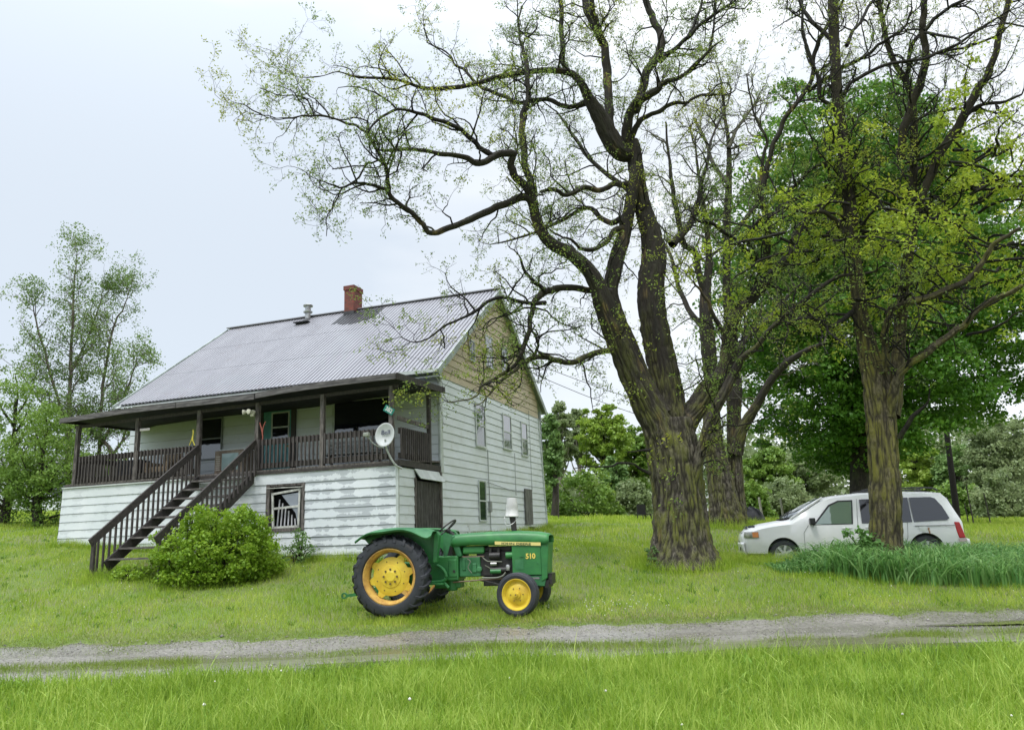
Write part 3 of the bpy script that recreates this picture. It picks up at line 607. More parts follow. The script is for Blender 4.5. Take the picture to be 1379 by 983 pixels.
mb = MB(); mb.box((-5.27, 4.10, 5.2), (-4.91, 4.67, 6.42)); mb.box((-5.295, 4.075, 6.32), (-4.885, 4.695, 6.47)); chim = mb.build('chimney', mbr, house, bevel=.006)
mb = MB(); mb.box((-5.285, 4.085, 5.2), (-4.895, 4.685, 5.58)); mb.build('lead_skirt', m_black, chim)
# tarred patch on the sheets below the chimney
mb = MB(); per = .125; i0 = int((3.95 + .16) / per); sl = 3.25 / 4.53
for i in range(i0, i0 + 12):
    uu = -.16 + i * per; k = (i - i0) / 12; va = 3.25 + .5 * abs(k - .45) + random.uniform(-.06, .06); vb_ = 4.28
    for (ua, ha), (ub, hb) in zip([(uu, .03), (uu + .088, .03), (uu + .09, -.012), (uu + .12, -.012)], [(uu + .088, .03), (uu + .09, -.012), (uu + .12, -.012), (uu + .125, .03)]):
        mb.add([(-ua, va, 5.65 - (4.43 - va) * sl + ha + .018), (-ub, va, 5.65 - (4.43 - va) * sl + hb + .018), (-ub, vb_, 5.65 - (4.43 - vb_) * sl + hb + .018), (-ua, vb_, 5.65 - (4.43 - vb_) * sl + ha + .018)], [(0, 1, 2, 3)])
mb.build('tar_patch', m_black, house)
mb = MB(); c = (-6.78, 4.25); mb.lathe((c[0], c[1], 5.3), (0, 0, 1), [(0, .10), (.48, .10), (.48, .15), (.52, .16), (.54, .10), (.70, .10), (.70, .16), (.74, .17), (.79, .10), (.80, .001)], 20)
vent = mb.build('flue_pipe', pmat('galvanised', (.55, .56, .58), .35, metal=.6, vscale=9, vcol=(.3, .3, .3)), house, smooth=True)
mb = MB(); mb.lathe((c[0], c[1], 5.42), (0, 0, 1), [(0, .24), (.06, .2), (.14, .115), (.15, .1)], 16); mb.box((c[0] - .25, c[1] - .5, 5.33), (c[0] + .3, c[1] - .1, 5.36), Matrix.Translation((0, 0, .0))); mb.build('flashing', m_black, vent)

# windows
def window(plane, off, a0, a1, b0, b1, gm, fm, mid=True, dep=.045, fw=.05, label=None, parent=house, c_in=.02, low=None):
    mb = PB(plane, off); d = dep + .0
    mb.b(a0, a1, b1 - fw, b1, c_in, d); mb.b(a0, a1, b0, b0 + fw, c_in, d + .015); mb.b(a0, a0 + fw, b0 + fw, b1 - fw, c_in, d); mb.b(a1 - fw, a1, b0 + fw, b1 - fw, c_in, d)
    wo = mb.build('window', fm, parent, bevel=.004)
    if label: wo['label'] = label
    zm_ = (b0 + b1) / 2
    if low is not None:
        mb = PB(plane, off); mb.b(a0 + fw * .6, a1 - fw * .6, b0 + fw * .6, zm_, c_in, d - .022); mb.build('pane', low, wo)
    mb = PB(plane, off); mb.b(a0 + fw * .6, a1 - fw * .6, zm_ if low is not None else b0 + fw * .6, b1 - fw * .6, c_in, d - .018); mb.build('pane', gm, wo)
    if mid:
        mb = PB(plane, off); bm_ = (b0 + b1) / 2; mb.b(a0 + fw * .5, a1 - fw * .5, bm_ - .018, bm_ + .018, c_in, d - .004); mb.build('sash_bar', fm, wo)
    return wo
fm = m_trim; fdk = pmat('brown_frame', (.09, .075, .06), .6)
window('gable', 0, 2.34, 3.12, .52, 1.78, g_sky, fm, fw=.055, low=g_green_refl); window('gable', 0, 4.60, 5.40, .66, 1.78, g_sky, fm, fw=.055, low=g_green_refl); window('gable', 0, 6.38, 7.02, .60, 1.74, g_sky, fm, fw=.055, low=g_green_refl)
window('gable', 0, 2.43, 3.0, -1.52, -.39, g_green_refl, fm, fw=.045)
window('gable', 0, 2.03, 2.44, 2.91, 3.54, g_dark, fm, fw=.04); window('gable', 0, 3.32, 3.94, 2.98, 3.98, g_sky, fm, fw=.04); window('gable', 0, 4.72, 5.28, 3.02, 3.95, g_sky, fm, fw=.04)
window('front', 0, 6.62, 7.42, .42, 1.62, g_dark, pmat('grey_frame', (.22, .24, .24), .6), fw=.05)
pw_ = window('front', 0, 1.30, 3.10, .78, 1.74, g_dark, m_trim, mid=False, fw=.07, label='wide picture window with dark glass')
# shutter board on the gable
mb = PB('gable'); mb.b(6.43, 7.15, -1.59, -.45, .03, .055)
for k in range(3): mb.b(6.44 + k * .24, 6.665 + k * .24, -1.585, -.455, .055, .07)
mb.build('boarded_opening', pmat('silver_boards', (.19, .19, .175), .8, vscale=6, vcol=(.11, .11, .10), stretch=(3, 3, .7)), house)
mb = PB('gable'); mb.b(6.8, 7.0, -1.82, -1.66, .03, .16); mb.build('vent_hood', m_black, house)
# meter pipe and cables down the gable
mb = MB(); mb.pipe([(.04, 3.2, .5), (.045, 3.2, -.4), (.05, 3.25, -2.0)], .012, 6); mb.pipe([(.04, 5.6, .62), (.04, 5.58, -.7)], .008, 5); mb.pipe([(.04, 7.25, 2.2), (.04, 7.25, -.5)], .008, 5)
mb.pipe([(.04, 3.1, -.42), (.045, 4.2, -.50), (.045, 5.4, -.58), (.04, 6.4, -.55)], .010, 5); mb.build('cable', pmat('cable_grey', (.25, .26, .26), .6), house)
mb = PB('gable'); mb.b(3.18, 3.3, -1.25, -.95, .02, .09); mb.build('meter_box', pmat('meter_grey', (.28, .29, .28), .5), house, bevel=.01)

# front door in a dark recess
mb = PB('front'); mb.b(4.22, 4.36, -.1, 1.88, .02, .07); mb.b(5.26, 5.40, -.1, 1.88, .02, .07); mb.b(4.36, 5.26, 1.72, 1.88, .02, .07); mb.build('door_frame', pmat('door_frame_dark', (.05, .045, .045), .6), house)
mb = PB('front'); mb.b(4.36, 5.26, -.1, 1.72, .022, .04); dr = mb.build('door', pmat('teal_paint', (.14, .42, .44), .5, vscale=3, vcol=(.10, .30, .32)), house, bevel=.003)
mb = PB('front'); mb.b(4.42, 5.0, .78, .82, .04, .055); mb.b(4.42, 5.0, 1.14, 1.18, .04, .055); mb.b(4.42, 5.0, 1.54, 1.58, .04, .055); mb.b(4.42, 4.46, .82, 1.54, .04, .055); mb.b(4.96, 5.0, .82, 1.54, .04, .055); mb.build('light_frame', m_trim, dr)
mb = PB('front'); mb.b(4.46, 4.96, .82, 1.14, .04, .046); mb.b(4.46, 4.96, 1.18, 1.54, .04, .046); mb.build('pane', g_dark, dr)
mb = PB('front'); c = mb.T(4.41, .62, .09); mb.cyl(mb.T(4.41, .62, .04), c, .012); mb.lathe(c, (0, -1, 0), [(0, .01), (.005, .03), (.03, .03), (.04, .001)], 12); mb.build('handle', pmat('brass_dull', (.3, .22, .1), .4, metal=.8), dr, smooth=True)

# basement under the porch
P_ = 2.33
mb = PB('front', -P_); mb.siding(lambda z: 0.02, lambda z: 2.36, -2.62, -.57, .205, 0, .006); mb.siding(lambda z: 3.40, lambda z: 9.72 + (-z) * .03, -2.62, -.57, .205, 0, .006)
mb.siding(lambda z: 2.36, lambda z: 3.40, -2.62, -1.64, .205, 0); mb.b(0.02, 9.72, -.575, -.33, .0, .022); bw = mb.build('basement_wall', m_worn, house)
mb = PB('gable'); mb.siding(lambda z: -P_, lambda z: -1.46, -2.62, -.36, .205); mb.build('basement_side_wall', m_white, house); mb = PB('gable'); mb.siding(lambda z: -.16, lambda z: 0, -2.62, -.36, .205); mb.build('basement_side_wall', m_white, house)
mb = MB(); mb.box((-.03, -P_ - .03, -2.6), (.03, -P_ + .03, -.36)); mb.build('corner_board', m_trim, house)
mb = MB(); mb.beam((-9.78, -P_ + .05, -2.4), (-9.71, -P_ + .05, -.62), .09, .09); mb.build('corner_post', m_dark, house)
mb = PB('left', 9.72); mb.face([(-P_, -2.6, 0), (0, -2.6, 0), (0, -.3, 0), (-P_, -.3, 0)]); mb.build('basement_end_wall', m_white, house)
mb = PB('gable'); mb.b(-1.46, -.19, -2.4, -.62, .0, .02)
for k in range(8): mb.b(-1.44 + k * .157, -1.292 + k * .157, -2.4, -.64, .02, .045)
cd = mb.build('cellar_door', pmat('old_planks', (.10, .095, .09), .85, vscale=8, vcol=(.035, .032, .03), stretch=(4, 4, .5), bump=.5), house)
cd['label'] = 'grey weathered plank cellar door'
mb = PB('gable'); mb.b(-.24, -.16, -2.5, -.35, .0, .10); mb.build('door_post', m_post, house); mb = PB('gable'); mb.b(-1.52, -1.45, -2.5, -.55, .0, .04); mb.build('door_post', m_post, house)
mb = PB('gable'); mb.face([(-1.55, -.36, .03), (-.12, -.36, .05), (-.12, -.60, .16), (-1.45, -.58, .14)]); mb.build('door_canopy', m_trim, house, solid=.02)
# broken basement window
mb = PB('front', -P_); mb.b(2.36, 3.40, -1.64, -.57, -.30, -.28); mb.build('window_recess', m_void, house)
mb = PB('front', -P_); mb.b(3.30, 3.40, -1.64, -.57, -.1, .03); mb.b(2.36, 2.44, -1.64, -.57, -.1, .03); mb.b(2.44, 3.30, -.62, -.57, -.1, .01); mb.b(2.44, 3.3, -1.66, -1.58, -.1, .03); bf = mb.build('window', m_post, house); bf['label'] = 'broken basement window with a tilted white sash'
mb = PB('front', -P_)
def bar(p, q, wd=.05, dp=.03): mb.beam(mb.T(*p), mb.T(*q), wd, dp, (0, 1, 0))
bar((3.24, -.80, .0), (3.20, -1.58, .0)); bar((2.50, -.72, .0), (2.52, -1.56, .0)); bar((3.26, -.80, .0), (2.48, -.72, .0)); bar((3.2, -1.56, .0), (2.5, -1.55, .0)); bar((3.2, -1.13, -.01), (2.52, -1.10, -.01)); bar((3.40, -.66, .035), (2.40, -.67, .035), .02, .02)
mb.build('sash', pmat('sash_white', (.62, .62, .58), .6, vscale=6, vcol=(.4, .4, .37)), bf)
mb = PB('front', -P_); mb.face([(3.0, -.83, -.02), (2.54, -.79, -.02), (2.55, -1.52, -.02), (2.62, -1.25, -.02)]); mb.build('glass_shard', glassmat('hazy_glass', (.25, .28, .33), .35, .2), bf, fixn=False)
mb = PB('front', -P_)
for k in range(6): mb.beam(mb.T(3.12 - k * .085, -.92 - .09 * k, -.12), mb.T(3.18 - k * .10, -1.56, -.12), .03, .02, (0, 1, 0))
mb.build('striped_cloth', pmat('cloth_pale', (.55, .55, .58), .8), bf)

# porch deck, floor boards and rim
def dz(v): return -.06 + .07 * v
mb = MB()
nb = 16
for k in range(nb):
    v0 = -P_ - .04 + k * (P_ + .04) / nb; v1 = v0 + (P_ + .04) / nb - .008
    mb.add([(.03, v0, dz(v0)), (.03, v1, dz(v1)), (-9.62, v1, dz(v1)), (-9.62, v0, dz(v0)), (.03, v0, dz(v0) - .04), (.03, v1, dz(v1) - .04), (-9.62, v1, dz(v1) - .04), (-9.62, v0, dz(v0) - .04)],
           [(0, 1, 2, 3), (7, 6, 5, 4), (0, 4, 5, 1), (1, 5, 6, 2), (2, 6, 7, 3), (3, 7, 4, 0)])
mb.build('porch_deck', m_post, house)
mb = MB(); mb.box((.035, -P_ - .045, -.335), (-9.63, -P_ - .005, -.265)); mb.box((.005, -P_, -.335), (.045, -.1, -.20)); mb.build('deck_rim', m_dark, house)
mb = MB(); mb.box((-5.8, -P_ - .06, -.33), (-9.72, -P_ - .01, -.30)); mb.build('drip_flashing', m_trim, house)
# posts
def pz(u): return 1.56 - .018 * u
for u in (9.38, 7.38, 5.45, 3.73, 1.93, .15):
    mb = MB(); mb.box((-u - .05, -P_ - .03, -.30), (-u + .05, -P_ + .07, pz(u) - .10)); mb.build('porch_post', m_post, house, bevel=.006)
mb = MB(); mb.box((-.06, -.68, -.2), (.03, -.59, 1.50)); mb.build('porch_post', m_dark, house, bevel=.006)
mb = MB(); mb.beam((-.02, -P_ + .07, .73), (-.02, -.68, .71), .04, .09); mb.build('cross_rail', m_post, house)
# porch roof
def prz(u, v): return (1.655 - .016 * u) + (.10 if u < 9 else .06) * (v + P_ + .30) / 2.63 + (0 if u > 1 else 0)
mb = MB(); us = np.linspace(-.14, 9.66, 30); rows = []
sag = lambda u: .018 * math.sin(u * 1.1) - .02 * math.exp(-((u - 3.6) / .5) ** 2)
top = [[(-u, v, prz(u, v) + sag(u)) for u in us] for v in (-P_ - .30, -1.3, -.02)]; bot = [[(-u, v, prz(u, v) - .05 + sag(u)) for u in us] for v in (-P_ - .30, -1.3, -.02)]
mb.grid(top); mb.build('porch_roof', pmat('felt_roof', (.06, .06, .065), .8), house)
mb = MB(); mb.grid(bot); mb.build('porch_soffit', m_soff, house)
mb = MB()
def fas(ua, ub, lift, h):
    uu = np.linspace(ua, ub, 12); v0 = -P_ - .30
    a = [(-u, v0 - .03, prz(u, v0) + sag(u) + lift) for u in uu]; b_ = [(-u, v0 - .03, prz(u, v0) + sag(u) + lift - h) for u in uu]; c_ = [(-u, v0 + .01, prz(u, v0) + sag(u) + lift - h) for u in uu]; d_ = [(-u, v0 + .01, prz(u, v0) + sag(u) + lift) for u in uu]
    mb.grid([a, b_, c_, d_, a])
fas(-.14, 3.57, .012, .135); fas(3.6, 5.9, -.01, .13); fas(5.92, 9.68, .0, .135); mb.build('fascia', m_fascia, house)
mb = MB(); mb.beam((.155, -P_ - .31, 1.60), (.155, -.03, 1.70), .03, .15); mb.build('barge_board', m_dark, house); mb = MB(); mb.beam((-9.66, -P_ - .31, 1.42), (-9.66, -.03, 1.50), .03, .12); mb.build('barge_board', m_dark, house)
mb = MB(); mb.box((.02, -P_ - .0, 1.38), (-9.5, -P_ + .05, 1.46), Matrix(((1, 0, 0, 0), (0, 1, 0, 0), (.018, 0, 1, .02), (0, 0, 0, 1)))); mb.build('porch_beam', m_dark, house)
# railings
def railing(p, q, name='railing', step=.112, zt=.50, zb=-.20, out=(0, -1, 0)):
    p = Vector(p); q = Vector(q); o = Vector(out); ln = (q - p).length; t = (q - p) / ln; mb = MB()
    mb.beam(p + Vector((0, 0, zt - .075)), q + Vector((0, 0, zt - .075)), .035, .13); mb.beam(p + Vector((0, 0, zb + .07)), q + Vector((0, 0, zb + .07)), .035, .13)
    r = mb.build(name, m_dark, house); k = int(ln / step); n_ = 0
    mb = MB(); balm = m_post
    for i in range(k + 1):
        c = p + t * (ln * (i + .5) / (k + 1)) + o * .04; j = random.uniform(-.008, .008)
        mb.beam(c + Vector((0, 0, zb)) + t * j, c + Vector((0, 0, zt)), .034, .035, o)
    mb.build('balusters', pmat_bal, r)
pmat_bal = pmat('baluster_paint', (.09, .076, .072), .7, vscale=4, vcol=(.05, .042, .04), stretch=(5, 5, .8))
railing((-9.35, -P_, -.02), (-7.43, -P_, -.02)); railing((-7.33, -P_, -.01), (-5.5, -P_, 0)); railing((-3.68, -P_, 0), (-1.98, -P_, 0)); railing((-1.88, -P_, .01), (-.20, -P_, .01))
railing((-.01, -P_ + .08, .02), (-.01, -.68, .04), out=(1, 0, 0)); railing((-9.42, -P_ + .08, -.02), (-9.42, -.1, 0), out=(-1, 0, 0))

# stairs
st = MB(); v_t, z_t, v_b, z_b = -P_, -.30, -4.95, -2.24; nst = 9
stairs = None
for uu in (3.78, 5.36): st.beam((-uu, v_t, z_t - .06), (-uu, v_b, z_b - .02), .045, .24)
stairs = st.build('stairs', m_dark, house)
mtr = pmat('tread_boards', (.19, .175, .165), .8, vscale=5, vcol=(.08, .07, .065), stretch=(1, 4, 4))
mlt = pmat('pale_boards', (.46, .48, .48), .7, vscale=5, vcol=(.3, .31, .31))
for k in range(nst):
    f_ = (k + .6) / nst; v = v_t + (v_b - v_t) * f_; z = z_t + (z_b - z_t) * f_ + .03; mb = MB()
    mb.box((-5.33, v - .14, z - .02), (-3.81, v + .12, z + .018)); t_ = mb.build('tread', mtr, stairs)
    if k in (0, 1, 2, 3, 4, 5, 6):
        mb = MB(); a_ = [4.5, 4.2, 4.35, 4.45, 4.4, 4.5, 4.55][k] + .1; mb.box((-a_, v - .15, z + .020), (-3.82, v + .13, z + .032)); mb.build('patch_board', mlt, t_)
def handrail(u, side):
    p = Vector((-u, v_t - .02, .44)); q = Vector((-u, -5.36, -1.78)); mb = MB(); mb.beam(p, q, .042, .155); h_ = mb.build('handrail', m_dark, stairs)
    mb = MB(); n_ = 21; d = q - p
    for i in range(n_):
        f_ = (i + .4) / n_; c = p + d * f_; foot = c.z - .76 if f_ < .84 else (-2.36 if f_ > .86 else c.z - .8)
        mb.beam((c.x + side * .03, c.y, c.z - .04), (c.x + side * .03, c.y, max(foot, -2.5) if f_ < .95 else -2.62), .036, .036)
    mb.build('balusters', pmat_bal, h_)
handrail(5.40, -1); handrail(3.73, 1)
mb = MB(); mb.box((-5.42, -5.30, -2.9), (-5.36, -5.24, -1.75)); mb.build('newel_post', m_dark, stairs)

# ------------------------------------------------------------------ things on and around the porch
def hp(u, v, z):
    c, s = math.cos(HOUSE_YAW), math.sin(HOUSE_YAW); return Vector((HO[0] - u * c + v * s, HO[1] + u * s + v * c, HO[2] + z))
# old television
tv = thing('television', 'old wooden cabinet television on the porch at the head of the stairs', 'television', hp(5.12, -1.6, dz(-1.6)), -HOUSE_YAW)
mb = MB(); mb.box((-.42, 0, .03), (.42, .45, .60)); mb.build('cabinet', pmat('cabinet_wood', (.26, .21, .16), .6, vscale=5, vcol=(.15, .11, .08)), tv, bevel=.01)
mb = MB(); rr = []
for j in range(7):
    rr.append([(-.20 + .50 * i / 8, -.004 - .03 * (1 - ((i - 4) / 4) ** 2) * (1 - ((j - 3) / 3) ** 2), .10 + .42 * j / 6) for i in range(9)])
mb.grid(rr); mb.build('screen', pmat('tube_grey', (.30, .40, .40), .12), tv, smooth=True)
mb = MB()
for k in range(7): mb.box((-.38, -.012, .10 + k * .055), (-.25, 0, .135 + k * .055))
mb.build('speaker_grille', pmat('grille_pale', (.42, .38, .33), .6), tv)
mb = MB(); mb.box((-.36, .1, .60), (.5, .4, .64)); mb.build('top_board', m_trim, tv)
# armchair behind the railing
ch = thing('armchair', 'faded tan armchair behind the porch railing left of the stairs', 'armchair', hp(7.05, -1.7, dz(-1.7)), -HOUSE_YAW)
mc = pmat('tan_fabric', (.33, .26, .18), .9, vscale=7, vcol=(.2, .15, .1))
mb = MB(); mb.box((-.28, -.25, .10), (.28, .3, .30)); mb.build('seat', mc, ch, bevel=.05)
mb = MB(); mb.box((-.30, .22, .10), (.30, .40, .66)); mb.build('backrest', mc, ch, bevel=.08)
for s_ in (-1, 1): mb = MB(); mb.box((s_ * .28, -.28, .02), (s_ * .40, .38, .42)); mb.build('arm', mc, ch, bevel=.04)
# clutter left of it
cb_ = thing('storage_crate', 'dark plastic crate behind the railing at the left end of the porch', 'crate', hp(8.3, -1.5, dz(-1.5)), -HOUSE_YAW)
mb = MB(); mb.box((-.35, -.2, 0), (.35, .25, .06)); mb.box((-.35, -.2, .06), (-.31, .25, .5)); mb.box((.31, -.2, .06), (.35, .25, .5)); mb.box((-.31, -.2, .06), (.31, -.16, .5)); mb.box((-.31, .21, .06), (.31, .25, .5)); mb.build('box_body', pmat('dark_plastic', (.02, .022, .028), .5), cb_)
mb = MB(); mb.box((-.37, -.22, .5), (.37, .27, .54)); mb.build('lid', pmat('lid_blue', (.05, .06, .09), .5), cb_, bevel=.01)
bn = thing('bench', 'wooden bench with pale slats behind the railing below the picture window', 'bench', hp(2.2, -.5, dz(-.5)), -HOUSE_YAW)
mb = MB()
for k in range(3): mb.box((-.75, -.3 + k * .12, .30), (.75, -.2 + k * .12, .33))
mb.build('seat', mlt, bn); mb = MB()
for k in range(3): mb.box((-.75, .09, .40 + k * .1), (.75, .11, .47 + k * .1))
mb.build('backrest', mlt, bn)
for s_ in (-.7, .7):
    mb = MB(); mb.box((s_ - .03, -.3, 0), (s_ + .03, -.24, .3)); mb.box((s_ - .03, .11, 0), (s_ + .03, .15, .68)); mb.build('leg', m_post, bn)
# white plate by the left post
mb = MB(); mb.box((-.16, -.01, -.035), (.16, .01, .035)); o = mb.build('name_board', pmat('board_pinkish', (.60, .55, .55), .6), bevel=.01); o.location = hp(7.12, -P_ - .02, 1.02); o.rotation_euler = (0, 0, -HOUSE_YAW); tag(o, 'short white board nailed to the second porch post from the left', 'board')
# security light on post
sl_ = thing('security_light', 'white twin floodlight fixed high on the porch post right of the stairs', 'light', hp(3.80, -P_ - .05, 1.17), -HOUSE_YAW)
mwl = pmat('lamp_white', (.68, .66, .55), .5)
mb = MB(); mb.cyl((0, 0, 0), (0, -.05, 0), .05, .05); mb.build('base', mwl, sl_, smooth=True)
for dx in (-.22, .03):
    mb = MB(); mb.lathe((dx * .45, -.05, .01), (dx * 2.2 - .2, -.7, -.1), [(0, .015), (.05, .02), (.09, .05), (.15, .062), (.155, .05), (.155, .001)], 14); mb.build('lamp', mwl, sl_, smooth=True)
mb = MB(); mb.box((-.04, -.09, -.11), (.04, -.03, -.05)); mb.build('sensor', mwl, sl_, bevel=.008)
# forked tools hanging by the stair head
def shears(name, label, loc, mat, flip, hgt):
    t = thing(name, label, 'shears', loc, -HOUSE_YAW); s_ = -1 if flip else 1
    mb = MB(); mb.pipe([(0, 0, 0), (-.03 , -.01, .5 * hgt * s_), (-.085, 0, .95 * hgt * s_)], .013, 6); mb.build('handle', mat, t, smooth=True)
    mb = MB(); mb.pipe([(0, 0, 0), (.02, -.01, .5 * hgt * s_), (.075, 0, 1.0 * hgt * s_)], .013, 6); mb.build('handle', mat, t, smooth=True)
    mb = MB(); mb.pipe([(0, 0, .0), (.012, 0, -.07 * s_), (0, 0, -.15 * s_)], .014, 6); mb.build('blade', mat, t, smooth=True)
shears('garden_shears', 'yellow handled shears hung open on the railing left of the stairs', hp(5.58, -P_ - .05, .74), pmat('yellow_paint', (.65, .55, .06), .5), True, .24)
shears('garden_shears', 'red handled shears standing upright beside the porch post by the door', hp(3.55, -P_ - .03, .62), pmat('red_paint', (.36, .10, .07), .6), False, .30)
# house number plate, tilted on the right front post
pl = thing('number_sign', 'small tilted green house number plate on the right front porch post', 'sign', hp(.17, -P_ - .06, .90), -HOUSE_YAW)
rot = Matrix.Rotation(R(32), 4, 'Y')
mb = MB(); mb.box((-.13, -.004, -.075), (.13, .004, .075), rot); mb.build('plate', pmat('sign_green', (.01, .22, .17), .4), pl)
def text(body, size, mat, parent, loc, rot, name='lettering', ext=.002, align='CENTER', sx=1., bold=0.):
    c = bpy.data.curves.new(name, 'FONT'); c.body = body; c.size = size; c.extrude = ext; c.align_x = align; c.align_y = 'CENTER'; c.offset = bold; c.materials.append(mat)
    o = bpy.data.objects.new(name, c); COL.objects.link(o); bpy.context.view_layer.update(); me = bpy.data.meshes.new_from_object(o.evaluated_get(bpy.context.evaluated_depsgraph_get())); bpy.data.objects.remove(o); bpy.data.curves.remove(c)
    me.materials.clear(); me.materials.append(mat); o = bpy.data.objects.new(name, me); link(o, parent); o.location = loc; o.rotation_euler = rot; o.scale = (sx, 1, 1); return o
wht = pmat('letter_white', (.75, .78, .76), .5)
text('382', .13, wht, pl, (0, -.008, 0), (R(90), R(32), 0), bold=.003)
# satellite dish
dc = hp(.12, -P_ - .36, .31)
sd = thing('satellite_dish', 'round white satellite dish on a bent pole at the right front porch corner', 'satellite dish', dc, -HOUSE_YAW)
aim = Vector((.06, -1, .16)).normalized(); aa = aim.orthogonal().normalized(); side = aim.cross(Vector((0, 0, 1))).normalized(); upv = side.cross(aim).normalized()
mb = MB(); rr = []
for j in range(8):
    r = j / 7; rr.append([tuple(side * (.225 * r * math.cos(t)) + upv * (.27 * r * math.sin(t)) + aim * (.09 * r * r - .09)) for t in np.linspace(0, 2 * math.pi, 41)[:-1]])
mb.grid(rr, closed=True); mb.build('reflector', pmat('dish_grey', (.60, .62, .62), .5, vscale=4, vcol=(.52, .54, .54)), sd, smooth=True, solid=.012)
rm = Matrix((side, upv, -aim)).transposed()
mt = Matrix((-side, upv, (-side).cross(upv))).transposed()
eu = mt.to_euler()
text('Bell', .145, pmat('letter_grey', (.06, .07, .12), .6), sd, tuple(upv * .06 + aim * -.04), eu, ext=.004)
mb = MB(); mb.pipe([(0, .02, -.1), (.0, .1, -.32), (.12, .22, -.62), (.2, .40, -.72)], .022, 8); mb.build('pole', pmat('pole_grey', (.5, .52, .52), .5), sd, smooth=True)
mb = MB(); mb.pipe([tuple(-upv * .30), tuple(aim * .25 - upv * .28 + side * .1), tuple(aim * .42 - upv * .12 + side * .22)], .012, 6); mb.build('feed_arm', pmat('arm_grey', (.4, .42, .42), .5), sd, smooth=True)
mb = MB(); e = aim * .42 - upv * .10 + side * .22; mb.box((e.x - .07, e.y - .05, e.z - .045), (e.x + .07, e.y + .04, e.z + .045)); mb.build('feed_horn', pmat('horn_grey', (.28, .30, .26), .5), sd, bevel=.02)

# ------------------------------------------------------------------ tractor (x forward, near side at negative y)
TH = -R(11.5)
tr = thing('tractor', 'old green farm tractor with yellow wheels parked on the grass before the house', 'tractor', (-1.81, 13.96, -1.22), TH)
tg = pmat('tractor_green', (.042, .225, .055), .45, dirt=((.10, .085, .05), .16, 5.), vscale=3.5, vcol=(.02, .135, .04), coat=.1, thr=(.3, .7), bump=.03, bscale=12)
tg2 = pmat('faded_green', (.055, .22, .085), .55, dirt=((.13, .10, .06), .22, 4.), vscale=2.5, vcol=(.02, .13, .045), thr=(.35, .62))
ty = pmat('tractor_yellow', (.74, .56, .045), .5, dirt=((.22, .13, .05), .16, 7.), vscale=4, vcol=(.58, .38, .03), coat=.1, thr=(.3, .6))
tor = pmat('rim_rusty', (.66, .42, .10), .55, vscale=6, vcol=(.42, .22, .06), thr=(.38, .6))
rub = pmat('old_rubber', (.022, .025, .032), .55, dirt=((.12, .10, .075), .2, 5.), vscale=5, vcol=(.035, .038, .045), bump=.15, bscale=20, spec=.45)
blk = pmat('engine_black', (.012, .012, .013), .5, dirt=((.10, .08, .055), .22, 9.), vscale=8, vcol=(.03, .028, .026))
stl = pmat('bare_metal', (.45, .45, .44), .35, metal=.7)
